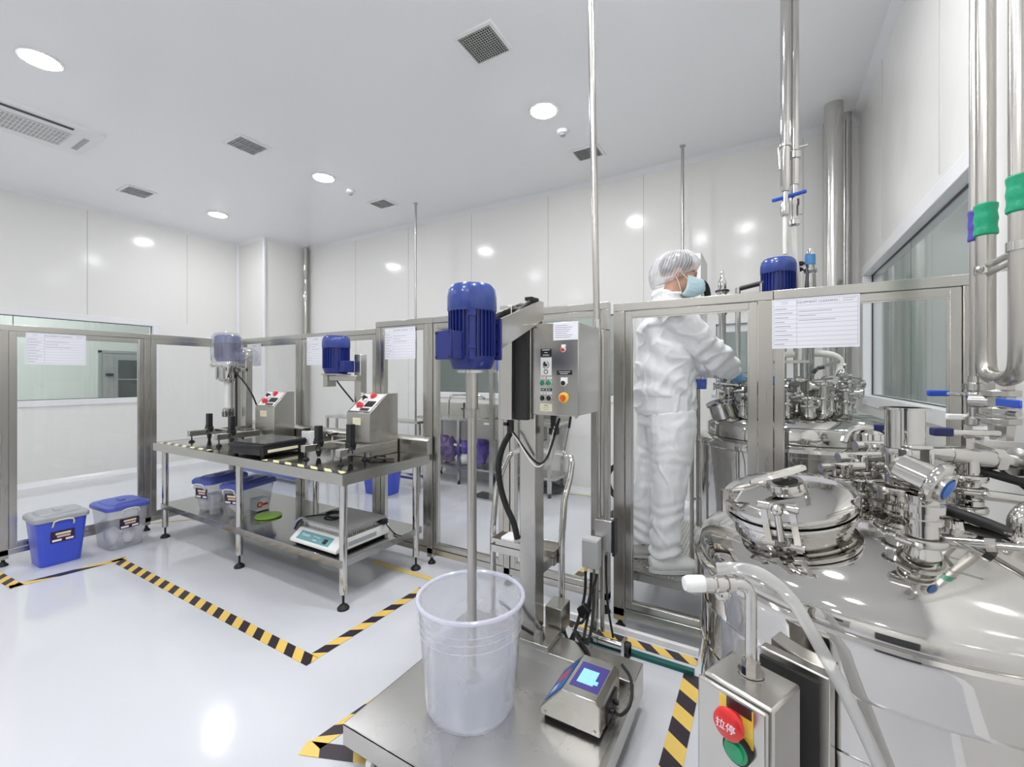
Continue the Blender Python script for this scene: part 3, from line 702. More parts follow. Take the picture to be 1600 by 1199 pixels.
m = MB().tube([(-2.30, 2.05, TZ+.008), (-2.24, 1.98, TZ+.008), (-2.18, 2.06, TZ+.008), (-2.25, 2.15, TZ+.01), (-2.33, 2.10, TZ+.012), (-2.22, 2.02, TZ+.014), (-2.13, 2.10, TZ+.01)], .006, 6, 2)
solo('cable_bundle', m, rubber, 'loose black cable lying at the right front corner of the bench top', 'cables')
solo('steel_rod_clamp', MB().cyl((-2.95, 2.20, TZ+.1), (-2.70, 2.22, TZ+.1), .006).box(-2.9, -2.86, 2.17, 2.23, TZ+.101, TZ+.125).lathe([(.02, TZ+.002), (.006, TZ+.1)], (-2.88, 2.2, 0), n=12), polish, 'small steel holder with a rod on the bench behind the white box', 'holder')
# ------------------------------------------------------------------ storage bins
def sticker(par, M, o, wd, h, wdm=1):
    n = M @ Vector((0, 0, 1)); st = obj('label_plate', MB().prism(quadpts(o, M, -wd/2, wd/2, -h/2, h/2), n*.001), mat('sticker_dark', (.035, .015, .04), .4, var=.1), par, smooth=False)
    oo = Vector(o)+n*.001; q = MB()
    q.prism(quadpts(oo, M, -.30*wd, .34*wd, .16*h, .34*h), n*.0004); obj('lettering', q, creaml, st, smooth=False)
    q = MB().prism(quadpts(oo, M, -.24*wd, .32*wd, -.10*h, .08*h), n*.0004); obj('lettering', q, orangel, st, smooth=False)
    q = MB().prism(quadpts(oo, M, -.44*wd, -.05*wd, -.42*h, -.24*h), n*.0004).prism(quadpts(oo, M, .12*wd, .45*wd, -.42*h, -.24*h), n*.0004); obj('blank_field', q, paperm, st, smooth=False)
def bin_(name, lab, loc, rz, L, Wd, H, bodym, lidm, hside='long', grp='lidded storage bins', lidh=.03, hand=bingrey):
    """local x = long side; front (labelled) face is -y for 'long', -x... for 'short' the -y end as well"""
    t = thing(name, lab, 'storage bin', loc, rz, grp); R = W[t.name]
    def T(mb): mb.bm.transform(R); return mb
    obj('body', T(MB().open_top(-L/2, L/2, -Wd/2, Wd/2, .002, H, .035, .028)), bodym, t)
    lid = MB().rbox(-L/2-.012, L/2+.012, -Wd/2-.012, Wd/2+.012, H-.022, H+.006, .045).rbox(-L/2-.012, L/2+.012, -Wd/2-.012, Wd/2+.012, H+.006, H+.018, .045, t1=.012)
    lid.rbox(-L/2+.03, L/2-.03, -Wd/2+.025, Wd/2-.025, H+.018, H+lidh, .035, t1=.012)
    lo = obj('lid', T(lid), lidm, t, bevel=.003)
    if hside == 'long':
        obj('lid_grip', T(MB().rbox(-.05, .03, -.018, .018, H+lidh, H+lidh+.006, .01)), hand, lo)
        for sy in (-1, 1):
            y = sy*(Wd/2+.018); y2 = sy*(Wd/2+.006)
            obj('handle', T(MB().tube([(-.09, y2, H-.085), (-.09, y, H-.055), (-.07, y, H-.025), (.07, y, H-.025), (.09, y, H-.055), (.09, y2, H-.085)], .006, 8, 1)), hand, t)
        sticker(t, R.to_3x3() @ FY, R @ Vector((.01, -Wd/2+.006, H*.60)), .155, .075)
    else:
        obj('lid_grip', T(MB().rbox(-.03, .05, -.018, .018, H+lidh, H+lidh+.006, .01)), lidm, lo)
        for sx in (-1, 1):
            x = sx*(L/2+.018)
            obj('handle', T(MB().tube([(sx*(L/2+.002), -.055, H-.062), (x, -.055, H-.045), (x, -.048, H-.016), (x, .048, H-.016), (x, .055, H-.045), (sx*(L/2+.002), .055, H-.062)], .005, 8, 1)), hand, t)
        sticker(t, R.to_3x3() @ facing((1, 0, 0)), R @ Vector((L/2-.006, 0, H*.60)), .125, .078)
    return t
# on the floor (long side runs along the fence)
bin_('storage_bin', 'blue storage bin with a grey lid standing on the floor at the left', (-4.525, 1.085, 0), .0, .28, .275, .345, binblue, lidgrey, 'short')
bin_('storage_bin', 'clear storage bin with a blue lid standing on the floor beside the blue bin', (-4.505, 1.445, 0), .06, .32, .265, .335, clearp, lidblue, 'short')
def crumple(lab, c, r, name='tissue_bag', m=tissue, grp='white bags inside the clear bins'):
    mb = MB().ell(c, r, 22, 14)
    for v in mb.bm.verts: v.co += (v.co-Vector(c))*noise.noise(v.co*14)*.55+Vector((0, 0, .4))*abs(noise.noise(v.co*25))*.02
    lo = min(v.co.z for v in mb.bm.verts); dz = c[2]-r[2]-lo
    for v in mb.bm.verts: v.co.z += dz
    return solo(name, mb, m, lab, 'bag', grp, angle=60)
crumple('white packet at the bottom left of the clear bin on the floor', (-4.50, 1.385, .07), (.06, .05, .06))
crumple('white packet at the bottom right of the clear bin on the floor', (-4.48, 1.49, .07), (.07, .045, .06))
# under the bench (short ends toward the camera)
b1 = bin_('storage_bin', 'clear bin with a blue lid at the left end of the bench shelf', (-3.895, 1.90, SZ), PI*1.5+.22, .34, .20, .235, clearp, lidblue, 'short', hand=whitem)
b2 = bin_('storage_bin', 'clear bin with a blue lid and an orange printed box inside, on the bench shelf', (-3.525, 1.925, SZ), PI*1.5+.26, .33, .215, .235, clearp, lidblue, 'short', hand=whitem)
crumple('white bag inside the left clear bin on the bench shelf', (-3.91, 1.84, SZ+.065), (.055, .07, .05))
crumple('white bag inside the right clear bin on the bench shelf', (-3.55, 1.85, SZ+.06), (.055, .045, .048))
t = thing('carton', 'white carton with red print inside the right clear bin on the shelf', 'carton', (-3.49, 1.99, SZ+.005))
obj('box', MB().box(-3.54, -3.445, 1.94, 2.04, SZ+.006, SZ+.10), whitem, t, bevel=.002)
obj('print', MB().torus((-3.4445, 1.965, SZ+.055), (1, 0, 0), .018, .005).box(-3.445, -3.444, 1.99, 2.03, SZ+.045, SZ+.062), redp, t)
t = thing('plastic_tub', 'small clear lidless tub between the two clear bins on the shelf', 'tub', (-3.70, 1.76, SZ))
obj('tub_wall', MB().open_top(-3.735, -3.665, 1.72, 1.80, SZ+.002, SZ+.16, .02, .008), clearp, t)
obj('rim', MB().rbox(-3.742, -3.658, 1.713, 1.807, SZ+.155, SZ+.163, .02), clearp, t)
solo('round_lid', MB().lathe([(.085, 0), (.092, .004), (.092, .012), (.085, .014), (.06, .012)], (-3.27, 1.93, SZ+.001), n=36), limep, 'lime green round lid lying on the bench shelf', 'lid')
# hotplate
t = thing('hotplate', 'white laboratory hotplate with a teal front panel on the bench shelf', 'hotplate', (-2.41, 1.88, SZ))
hx0, hx1, hy0, hy1 = -2.63, -2.185, 1.69, 2.11
obj('housing', MB().prism([(hx0, hy0, SZ+.018), (hx0, hy1, SZ+.018), (hx0, hy1, SZ+.085), (hx0, hy0+.07, SZ+.085), (hx0, hy0, SZ+.035)], (hx1-hx0, 0, 0)), whitem, t, bevel=.004)
obj('rubber_feet', MB().box(hx0+.02, hx1-.02, hy0+.03, hy1-.02, SZ+.001, SZ+.018), rubber, t)
up = Vector((0, .07, .05)).normalized(); n = Vector((1, 0, 0)).cross(up); M = Matrix((Vector((1, 0, 0)), up, n)).transposed(); o0 = Vector((hx0, hy0, SZ+.035))+n*.0008
obj('front_panel', MB().prism(quadpts(o0, M, .05, .36, .012, .072), n*.001), tealp, t, smooth=False, label='teal control panel')
text('Fusion', o0+M @ Vector((.115, .048, .0015)), .030, M, paperm, t, 'lettering')
obj('printed_marks', MB().prism(quadpts(o0+n*.001, M, .19, .20, .05, .056), n*.0004).prism(quadpts(o0+n*.001, M, .20, .235, .026, .030), n*.0004).prism(quadpts(o0+n*.001, M, .21, .25, .050, .053), n*.0004), paperm, t, smooth=False)
obj('rocker_switch', MB().prism(quadpts(o0+n*.001, M, .295, .325, .022, .052), n*.005), blackp, t, bevel=.001)
sk = MB().box(hx0+.02, hx1-.01, hy0+.085, hy1-.03, SZ+.09, SZ+.125)
obj('heater_skirt', sk, satin, t)
m = MB()
for k in range(26): x = hx0+.035+k*.0158; m.prism([(x, hy0+.084, SZ+.093), (x+.008, hy0+.084, SZ+.093), (x+.004, hy0+.084, SZ+.110)], (0, .0012, 0))
for k in range(20): y = hy0+.10+k*.0155; m.prism([(hx1-.0098, y, SZ+.093), (hx1-.0098, y+.008, SZ+.093), (hx1-.0098, y+.004, SZ+.110)], (.0012, 0, 0))
obj('vent_slots', m, blackp, t, smooth=False)
obj('hot_top', MB().box(hx0+.012, hx1-.002, hy0+.077, hy1-.022, SZ+.125, SZ+.14), plategrey, t, bevel=.003)
obj('drip_tray', MB().box(hx0+.014, hx1-.004, hy0+.079, hy1-.024, SZ+.086, SZ+.090), satin, t)
obj('side_label', MB().box(hx1, hx1+.001, 1.78, 2.0, SZ+.035, SZ+.062), lidgrey, t)
obj('plug_inlet', MB().box(hx1-.002, hx1+.02, hy1-.07, hy1-.03, SZ+.095, SZ+.125), blackp, t)
obj('power_cable', MB().tube([(hx1+.02, hy1-.05, SZ+.11), (hx1+.05, hy1-.07, SZ+.10), (hx1+.085, hy1-.03, SZ+.03), (hx1+.11, hy1+.02, SZ+.008), (hx1+.02, hy1+.02, SZ+.006)], .004, 8, 2), rubber, t)
m = MB()
for k in range(3):
    R = .062+.006*k; pts = [(-2.45+R*1.1*math.cos(a*PI/8), 1.90+R*.75*math.sin(a*PI/8), SZ+.148+.005*k) for a in range(17)]
    m.tube(pts, .005, 8)
m.tube([(-2.51, 1.90, SZ+.15), (-2.56, 1.84, SZ+.15), (-2.61, 1.79, SZ+.148), (-2.645, 1.76, SZ+.12), (-2.655, 1.74, SZ+.07)], .005, 8, 1)
m.tube([(-2.39, 1.88, SZ+.148), (-2.40, 1.83, SZ+.146), (-2.47, 1.82, SZ+.146), (-2.49, 1.85, SZ+.147)], .0045, 8, 2)
solo('coiled_cable', m, rubber, 'coil of black cable lying on top of the hotplate', 'cable')
m = MB()
for k in range(4): m.tube([(-2.585+.006*k, 1.77, SZ+.146), (-2.63+.005*k, 1.765, SZ+.146), (-2.652+.005*k, 1.735, SZ+.12), (-2.665+.006*k, 1.715, SZ+.06)], .004, 6, 1)
solo('plug_leads', m, mat('grey_leads', (.25, .27, .36), .4), 'grey-blue leads hanging over the left corner of the hotplate', 'cables')
# ================================================================== PLATFORM SCALE WITH MIXER LIFT
t = thing('platform_scale', 'low stainless platform scale carrying the bucket and indicator', 'platform scale', (-.86, 1.35, 0))
px0, px1, py0, py1 = -1.292, -.432, 1.03, 1.672
obj('deck', MB().box(px0, px1-.02, py0, py1, .125, .13), mat('deck_steel', (.70, .69, .67), .27, 1, bump=.02, bscale=6, var=.05, vscale=3, rvar=.06), t)
sk = MB().box(px0, px1, py0, py0+.004, .055, .131).box(px0, px0+.004, py0+.004, py1, .055, .13).box(px1-.02, px1, py0+.004, py1, .055, .135)
obj('skirt', sk, steelh, t, bevel=.001)
obj('rear_beam', MB().box(px0, px1, py1, 1.81, .06, .185), steelh, t, bevel=.003)
for x, y in ((-1.17, 1.06), (-.50, 1.08), (-1.17, 1.72), (-.50, 1.74)):
    w_ = obj('caster', MB().cyl((x-.012, y, .028), (x+.012, y, .028), .027, n=24), whitem, t)
    obj('caster_fork', MB().box(x-.02, x-.014, y-.015, y+.015, .02, .07).box(x+.014, x+.02, y-.015, y+.015, .02, .07).box(x-.02, x+.02, y-.02, y+.02, .065, .075), steel, w_)
# mixer lift
t = thing('mixer_lift', 'tall mixer lift with a large blue motor, control cabinet and push handles', 'mixer', (-.92, 1.77, .185))
lift = t
obj('base_plate', MB().box(-.98, -.797, 1.665, 1.80, .186, .212), steelh, t, bevel=.002)
m = MB().box(-.87, -.84, 1.68, 1.71, .212, .245)
m.prism([(-.88, 1.72, .212), (-.83, 1.72, .212), (-.88, 1.72, .29)], (0, .006, 0))
obj('base_bracket', m, steelh, t)
obj('lower_column', MB().box(-.965, -.885, 1.725, 1.812, .212, 1.20), steelh, t, bevel=.003)
obj('carriage', MB().box(-1.035, -.972, 1.665, 1.72, 1.165, 1.675).box(-1.035, -.905, 1.72, 1.735, 1.165, 1.675), steelh, t, bevel=.003)
obj('guide_slot', MB().box(-.971, -.910, 1.69, 1.722, 1.165, 1.66), mat('slot_dark', (.03, .03, .03), .6, var=.2), t)
poly = [(-.885, 1.405, 1.455), (-.885, 1.405, 1.575), (-.885, 1.76, 1.70), (-.885, 1.80, 1.70), (-.885, 1.80, 1.62), (-.885, 1.70, 1.575)]
obj('support_arm', MB().prism(poly, (.006, 0, 0)).prism([(-.975, y, z) for _, y, z in poly], (-.006, 0, 0)).prism([(-.885, 1.405, 1.455), (-.885, 1.405, 1.461), (-.885, 1.70, 1.581), (-.885, 1.70, 1.575)], (-.09, 0, 0)).box(-.975, -.885, 1.794, 1.80, 1.60, 1.70), steelh, t, bevel=.0015)
obj('drag_cable', MB().tube([(-.93, 1.44, 1.545), (-.93, 1.52, 1.575), (-.93, 1.60, 1.61), (-.92, 1.68, 1.665), (-.91, 1.74, 1.70), (-.91, 1.79, 1.71)], .011, 8, 1).box(-.935, -.90, 1.72, 1.79, 1.70, 1.715), rubber, t)
obj('mount_plate', MB().box(-1.04, -.862, 1.395, 1.407, 1.42, 1.578), bluedk, t, bevel=.002)
q = MB()
for z in (1.445, 1.49, 1.552): q.cyl((-.875, 1.395, z), (-.875, 1.390, z), .005, n=10)
obj('plate_bolts', q, satin, t)
mcx, mcy = -.951, 1.335
motor('m', (mcx, mcy), .0905, 1.395, 1.703, t, box_dir=-1.78, boxs=(.050, .042, .050), boxz=1.47, fins=34)
obj('side_rib', MB().box(-.01, .01, -.094, -.088, 1.42, 1.60, Matrix.Translation((mcx, mcy, 0)) @ Matrix.Rotation(.62, 4, 'Z')).box(-.014, .014, -.099, -.088, 1.575, 1.59, Matrix.Translation((mcx, mcy, 0)) @ Matrix.Rotation(.62, 4, 'Z')).box(-.014, .014, -.099, -.088, 1.46, 1.475, Matrix.Translation((mcx, mcy, 0)) @ Matrix.Rotation(.62, 4, 'Z')), bluep, t)
obj('adapter_plate', MB().cyl((mcx, mcy, 1.372), (mcx, mcy, 1.382), .055, n=28), satin, t)
obj('shaft_sleeve', MB().cyl((mcx, mcy, 1.23), (mcx, mcy, 1.372), .023, n=28), steel, t)
obj('clear_collar', MB().cyl((mcx, mcy, 1.205), (mcx, mcy, 1.24), .029, n=28), glassy('collar_plastic', (.9, .9, .9), k=.05, body=(.7, .7, .7), bodyfac=.2), t)
obj('shaft', MB().cyl((mcx, mcy, .24), (mcx, mcy, 1.235), .0175, n=24), steel, t)
obj('impeller', MB().cyl((mcx, mcy, .215), (mcx, mcy, .25), .022, n=20), satin, t)
q = MB()
for k in range(4):
    M = Matrix.Translation((mcx, mcy, .232)) @ Matrix.Rotation(k*PI/2+.3, 4, 'Z') @ Matrix.Rotation(.7, 4, 'X')
    q.box(.018, .040, -.009, .009, -.0015, .0015, M)
obj('impeller_blades', q, darksteel, t)
# handles and tray
for sx, x in ((-1, -1.252), (1, -.857)):
    xi = x - sx*.0
    obj('push_handle', MB().tube([(x, 1.95, .09), (x, 1.95, .72 if sx < 0 else .70), (x, 2.09, .895), (x-sx*.03, 2.13, .948), (-1.05, 2.13, .955)], .016, 14, 1), polish, t)
tr = obj('tray', MB().box(-1.236, -.873, 1.90, 2.02, .485, .492).box(-1.236, -.873, 1.90, 1.904, .450, .52).box(-1.236, -.873, 2.016, 2.02, .45, .52).box(-.877, -.873, 1.90, 2.02, .45, .52).box(-1.236, -1.232, 1.90, 2.02, .45, .52), steelh, t, bevel=.001)
q = MB()
for x in (-1.215, -.905): q.cyl((x, 1.90, .495), (x, 1.894, .495), .006, n=10)
obj('tray_bolts', q, darksteel, tr)
obj('column_bracket', MB().box(-.965, -.885, 1.812, 1.90, .45, .50), steelh, t)
obj('lower_box', MB().box(-.88, -.80, 1.815, 1.92, .186, .30), steelh, t, bevel=.002)
obj('drive_housing', MB().box(-1.18, -1.10, 1.905, 2.0, .493, .535), whitem, t, bevel=.01)
obj('power_hose', MB().tube([(-1.00, 1.70, 1.10), (-1.04, 1.70, 1.04), (-1.065, 1.70, .95), (-1.06, 1.71, .85), (-1.03, 1.715, .76), (-.99, 1.72, .69), (-.975, 1.722, .62)], .014, 10, 2), rubber, t, label='thick black hose')
obj('signal_cable', MB().tube([(-1.0, 1.70, 1.12), (-.97, 1.69, 1.10), (-.93, 1.70, 1.04), (-.88, 1.71, .98), (-.85, 1.73, .97), (-.83, 1.76, 1.02), (-.80, 1.80, 1.17)], .005, 8, 2), rubber, t)
obj('white_cable', MB().tube([(-1.0, 1.698, 1.115), (-.965, 1.687, 1.09), (-.92, 1.695, 1.02), (-.87, 1.70, .955), (-.845, 1.74, .97), (-.83, 1.79, 1.1), (-.82, 1.82, 1.18)], .003, 8, 2), whitem, t)
obj('cable_clip', MB().box(-1.01, -.985, 1.69, 1.71, 1.10, 1.17).box(-1.03, -1.0, 1.69, 1.71, 1.135, 1.15), blackp, t)
obj('base_cable', MB().tube([(-1.05, 1.69, .33), (-.99, 1.68, .32), (-.95, 1.68, .26), (-.89, 1.69, .235), (-.855, 1.70, .22)], .007, 8, 2), rubber, t)
# control cabinet
cx0, cx1, cy0, cy1, cz0, cz1 = -.918, -.682, 1.735, 1.985, 1.192, 1.588
cb = obj('control_cabinet', MB().box(cx0, cx1, cy0, cy1, cz0, cz1), steelh, t, bevel=.004)
obj('cabinet_door', MB().box(cx0-.002, cx1+.002, cy0-.012, cy0-.003, cz0-.004, cz1+.004), steelh, cb, bevel=.003)
yd = cy0-.012; cw = cx1-cx0; ch = cz1-cz0
def cp(u_, v_): return Vector((cx0+cw*(u_-822)/81, yd, cz1-ch*(v_-507)/146))
def plate(u0, u1, v0, v1, m, d0=0., d1=.0015, name='legend_plate', par=cb):
    a, b = cp(u0, v1), cp(u1, v0)
    return obj(name, MB().box(a.x, b.x, yd-d1, yd-d0, a.z, b.z), m, par)
pn = plate(864, 903, 507, 534, paperm, name='paper_note')
q = MB()
for k in range(7):
    a = cp(867, 511+k*3.1); q.box(a.x, a.x+cw*(.24+.14*((k*3) % 4)/4), yd-.0019, yd-.0015, a.z-.0008, a.z+.0008)
obj('fine_print', q, inkm, pn)
bpl = plate(843, 861, 547, 559, blackp)
for (a, b, c) in ((852, 548.8, .30), (852, 553, .14), (852, 557, .26)):
    p = cp(a, b); obj('lettering', MB().box(p.x-cw*c/4, p.x+cw*c/4, yd-.0019, yd-.0015, p.z-.0014, p.z+.0014), whitem, bpl)
dpl = plate(843, 861, 561, 590, whitem)
p = cp(852, 573); q = MB()
for k in range(15):
    a0 = -1.1+k*.16
    for sgn in (1, -1):
        c = Vector((p.x+sgn*.014*math.cos(a0), yd-.0019, p.z+.015*math.sin(a0))); q.box(c.x-.0013, c.x+.0013, c.y, c.y+.0004, c.z-.0016, c.z+.0016)
obj('dial_marks', q, blackp, dpl)
obj('dial_knob', MB().lathe([(.007, 0), (.006, .012), (.004, .014)], (p.x, yd-.0015, p.z), (0, -1, 0), 16).box(p.x-.003, p.x+.003, yd-.018, yd-.013, p.z-.004, p.z+.014), blackp, dpl)
p2 = cp(852, 584); obj('dial_marks', MB().torus((p2.x, yd-.0017, p2.z), (0, 1, 0), .009, .0016, 20, 5), blackp, dpl)
def button(u_, v_, m, r=.011, name='push_button', ring=satin, h=.008):
    p = cp(u_, v_); b = obj('button_ring', MB().lathe([(r*1.25, 0), (r*1.25, .004), (r*1.0, .006)], (p.x, yd, p.z), (0, -1, 0), 20), ring, cb)
    obj(name, MB().lathe([(r*.95, .004), (r*.95, h), (r*.5, h+.002)], (p.x, yd, p.z), (0, -1, 0), 20), m, b)
for u_, v_, m in ((847, 602, greenp), (857.5, 602, greenp), (847, 626.5, blackp), (857.5, 626.5, blackp)):
    q = plate(u_-4, u_+4, v_-10, v_-6, whitem); button(u_, v_, m)
    pp = cp(u_, v_-8); obj('lettering', MB().box(pp.x-.007, pp.x+.007, yd-.0019, yd-.0015, pp.z-.0012, pp.z+.0012), inkm, q)
for u_ in (847.5, 857.5):
    q = plate(u_-3.8, u_+3.8, 611, 615, blackp); pp = cp(u_, 613); obj('lettering', MB().box(pp.x-.006, pp.x+.006, yd-.0019, yd-.0015, pp.z-.0012, pp.z+.0012), whitem, q)
q = plate(842, 862, 635.5, 648, creaml, name='rating_plate')
for k, c in enumerate((.5, .7, .6)):
    pp = cp(852, 638.5+k*3.2); obj('lettering', MB().box(pp.x-.012*c*1.5, pp.x+.012*c*1.5, yd-.0019, yd-.0015, pp.z-(.0016 if k == 0 else .0007), pp.z+(.0016 if k == 0 else .0007)), inkm, q)
plate(877, 884, 541, 545, whitem); button(880, 549, redp, .009, ring=whitem)
q = plate(870, 894, 582, 589, blackp)
for k in (0, 1):
    pp = cp(882, 584.3+k*2.7); obj('lettering', MB().box(pp.x-.026+.006*k, pp.x+.026-.01*k, yd-.0019, yd-.0015, pp.z-.0012, pp.z+.0012), whitem, q)
plate(876, 887, 593, 603, whitem, name='selector_plate'); button(880.5, 602, blackp, .011, name='selector_knob', ring=whitem)
p = cp(881, 625)
rs = obj('main_switch_ring', MB().lathe([(.023, 0), (.022, .008), (.017, .010)], (p.x, yd, p.z), (0, -1, 0), 28), yellowp, cb)
obj('main_switch', MB().lathe([(.0135, .009), (.013, .016)], (p.x, yd, p.z), (0, -1, 0), 20).box(p.x-.004, p.x+.004, yd-.026, yd-.014, p.z-.018, p.z+.010), mat('orange_red', (.75, .13, .03), .3), rs)
obj('hinge_screw', MB().cyl((cx1-.01, yd, cz0-.006), (cx1-.01, yd+.01, cz0-.006), .006, n=12), satin, cb)
obj('cable_gland', MB().box(-.845, -.822, 1.80, 1.825, 1.09, 1.192).box(-.852, -.815, 1.795, 1.83, 1.095, 1.125), blackp, t)
obj('thin_probe', MB().cyl((-.745, 1.80, 1.192), (-.755, 1.80, 1.13), .0055, n=10).cyl((-.755, 1.80, 1.13), (-.785, 1.80, .99), .0015, n=6), blackp, t)
obj('clear_conduit', MB().tube([(-.835, 1.81, 1.09), (-.838, 1.81, 1.02), (-.845, 1.80, .97), (-.865, 1.79, .955)], .011, 10, 2), hosem, t)
# bucket of water
t = thing('bucket', 'translucent white plastic bucket half full of water under the blue motor', 'bucket', (-.955, 1.333, .131))
bx, by, bz = -.955, 1.333, .132
obj('wall', MB().lathe([(.001, 0), (.150, 0), (.160, .012), (.168, .04), (.193, .385), (.2, .395), (.2, .41), (.193, .412), (.189, .40), (.189, .385), (.164, .045), (.156, .016), (.148, .006), (.001, .006)], (bx, by, bz), n=64, cap=False), bucketm, t)
obj('rim', MB().torus((bx, by, bz+.407), (0, 0, 1), .196, .0085, 64, 10), glassy('bucket_rim', (.9, .9, .95), rough=.1, body=(.88, .89, .96), bodyfac=.75), t)
q = MB()
for z, r in ((.30, .1885), (.33, .1905), (.355, .192)): q.torus((bx, by, bz+z), (0, 0, 1), r, .002, 64, 6)
obj('moulded_rings', q, bucketm, t)
solo('water', MB().lathe([(.001, .008), (.146, .008), (.154, .018), (.162, .046), (.1725, .195), (.1725, .1955), (.001, .1955)], (bx, by, bz), n=64, cap=False), waterm, 'clear water standing in the translucent bucket', 'water')
# weighing indicator
t = thing('weighing_indicator', 'stainless weighing indicator with a blue lit screen standing on the platform', 'indicator', (-.585, 1.51, .131))
Mi = Matrix.Translation((-.585, 1.515, .131)) @ Matrix.Rotation(.0, 4, 'Z')
ix0, ix1, iy0, iy1 = -.702, -.478, 1.405, 1.63
obj('feet', MB().box(ix0+.012, ix1-.012, iy0+.015, iy1-.01, .1305, .146), rubber, t)
# cross-section in xz (slope on the -x side), extruded along y
sec = [(ix0, .146), (ix1, .146), (ix1, .245), (ix1-.018, .262), (ix0+.085, .262), (ix0, .172)]
obj('housing', MB().prism([(x, iy0, z) for x, z in sec], (0, iy1-iy0, 0)), steelh, t, bevel=.004)
dsl = Vector((.085, 0, .09)).normalized(); nn = Vector((-.09, 0, .085)).normalized()
o0 = Vector((ix0, iy1, .172))+nn*.0006; M = Matrix((Vector((0, -1, 0)), dsl, nn)).transposed()
obj('keypad_panel', MB().prism(quadpts(o0, M, .02, .205, .015, .112), nn*.0012), mat('panel_blue', (.03, .13, .42), .3, var=.3, vscale=30), t, smooth=False)
obj('keypad_print', MB().prism(quadpts(o0+nn*.0012, M, .06, .125, .03, .09), nn*.0005), mat('panel_red', (.55, .08, .12), .3, var=.5, vscale=60), t, smooth=False)
obj('keypad_print', MB().prism(quadpts(o0+nn*.0012, M, .14, .18, .03, .06), nn*.0005), mat('panel_pale', (.5, .65, .8), .3, var=.3, vscale=60), t, smooth=False)
sc = obj('display', MB().box(-.605, -.500, 1.445, 1.585, .262, .2635), screen, t, smooth=False, label='dark blue lit display')
obj('display_image', MB().box(-.588, -.528, 1.470, 1.55, .2635, .2638).box(-.545, -.515, 1.48, 1.50, .2635, .2639), screenl, sc, smooth=False)
q = MB()
for x in (ix0+.02, ix1-.02): q.cyl((x, iy0, .160), (x, iy0-.004, .160), .005, n=12)
obj('screws', q, polish, t)
obj('connectors', MB().cyl((ix1, 1.50, .18), (ix1+.02, 1.50, .18), .009).cyl((ix1, 1.55, .18), (ix1+.02, 1.55, .18), .009).box(ix1, ix1+.006, 1.47, 1.58, .15, .215), blackp, t)
obj('data_cable', MB().tube([(ix1+.02, 1.50, .18), (ix1+.04, 1.51, .165), (ix1+.06, 1.58, .17), (ix1+.045, 1.64, .225), (ix1+.0, 1.66, .25)], .006, 8, 2), rubber, t)
# ------------------------------------------------------------------ post with junction boxes and cables
t = thing('cable_post', 'slim steel post with grey junction boxes between the fence bays', 'post', (-.745, 2.17, 0))
obj('tube', MB().box(-.79, -.757, 2.175, 2.205, .03, 1.60).cyl((-.735, 2.20, .03), (-.735, 2.20, 1.6), .011), steelh, t, bevel=.002)
obj('junction_box', MB().rbox(-.80, -.715, 2.07, 2.13, .40, .545, .008), boxgrey, t, bevel=.004, label='light grey junction box')
obj('box_cover', MB().box(-.797, -.718, 2.062, 2.069, .405, .54), boxgrey, t, bevel=.006)
obj('rear_box', MB().box(-.755, -.665, 2.135, 2.175, .47, .63), steelh, t, bevel=.004)
obj('black_cover', MB().box(-.662, -.648, 2.125, 2.18, .46, .64), blackp, t, bevel=.003)
q = MB()
for k in range(3): q.cyl((-.79+.03*k, 2.10, .372), (-.79+.03*k, 2.10, .402), .009, n=12)
obj('cable_glands', q, whitem, t)
q = MB()
q.tube([(-.79, 2.10, .372), (-.785, 2.08, .25), (-.79, 2.0, .17), (-.80, 1.95, .10), (-.77, 1.92, .06), (-.72, 1.95, .09), (-.72, 2.02, .2), (-.74, 2.08, .3)], .0075, 8, 2)
q.tube([(-.76, 2.10, .372), (-.755, 2.07, .22), (-.75, 1.99, .14), (-.74, 1.93, .10), (-.70, 1.90, .15), (-.68, 1.86, .19), (-.66, 1.83, .20)], .0075, 8, 2)
q.tube([(-.73, 2.10, .372), (-.735, 2.09, .33), (-.75, 2.05, .28), (-.755, 1.99, .17), (-.76, 1.90, .21), (-.745, 1.84, .20), (-.70, 1.80, .195), (-.64, 1.74, .20), (-.60, 1.66, .20)], .007, 8, 2)
q.tube([(-.70, 2.15, .45), (-.695, 2.14, .3), (-.68, 2.12, .2), (-.66, 2.14, .05)], .006, 8, 2)
q.tube([(-.86, 1.97, .14), (-.82, 1.93, .10), (-.79, 1.90, .12), (-.76, 1.88, .19), (-.70, 1.82, .195)], .007, 8, 2)
obj('cables', q, rubber, t)
obj('plug', MB().prism([(-.80, 2.0, .22), (-.765, 2.0, .25), (-.73, 2.0, .22), (-.745, 2.0, .18), (-.785, 2.0, .18)], (0, .03, 0)), blackp, t, bevel=.004)
solo('wheel_bracket', MB().cyl((-.72, 2.10, .045), (-.60, 2.10, .045), .018).box(-.60, -.585, 2.07, 2.13, .0, .08).cyl((-.86, 2.12, .045), (-.72, 2.10, .045), .02), satin, 'steel roller with black end cap lying at the foot of the cable post', 'roller')
solo('roller_cap', MB().cyl((-.584, 2.10, .045), (-.565, 2.10, .045), .028).box(-.58, -.565, 2.08, 2.12, .0, .05), rubber, 'black cap at the right end of the floor roller', 'cap')
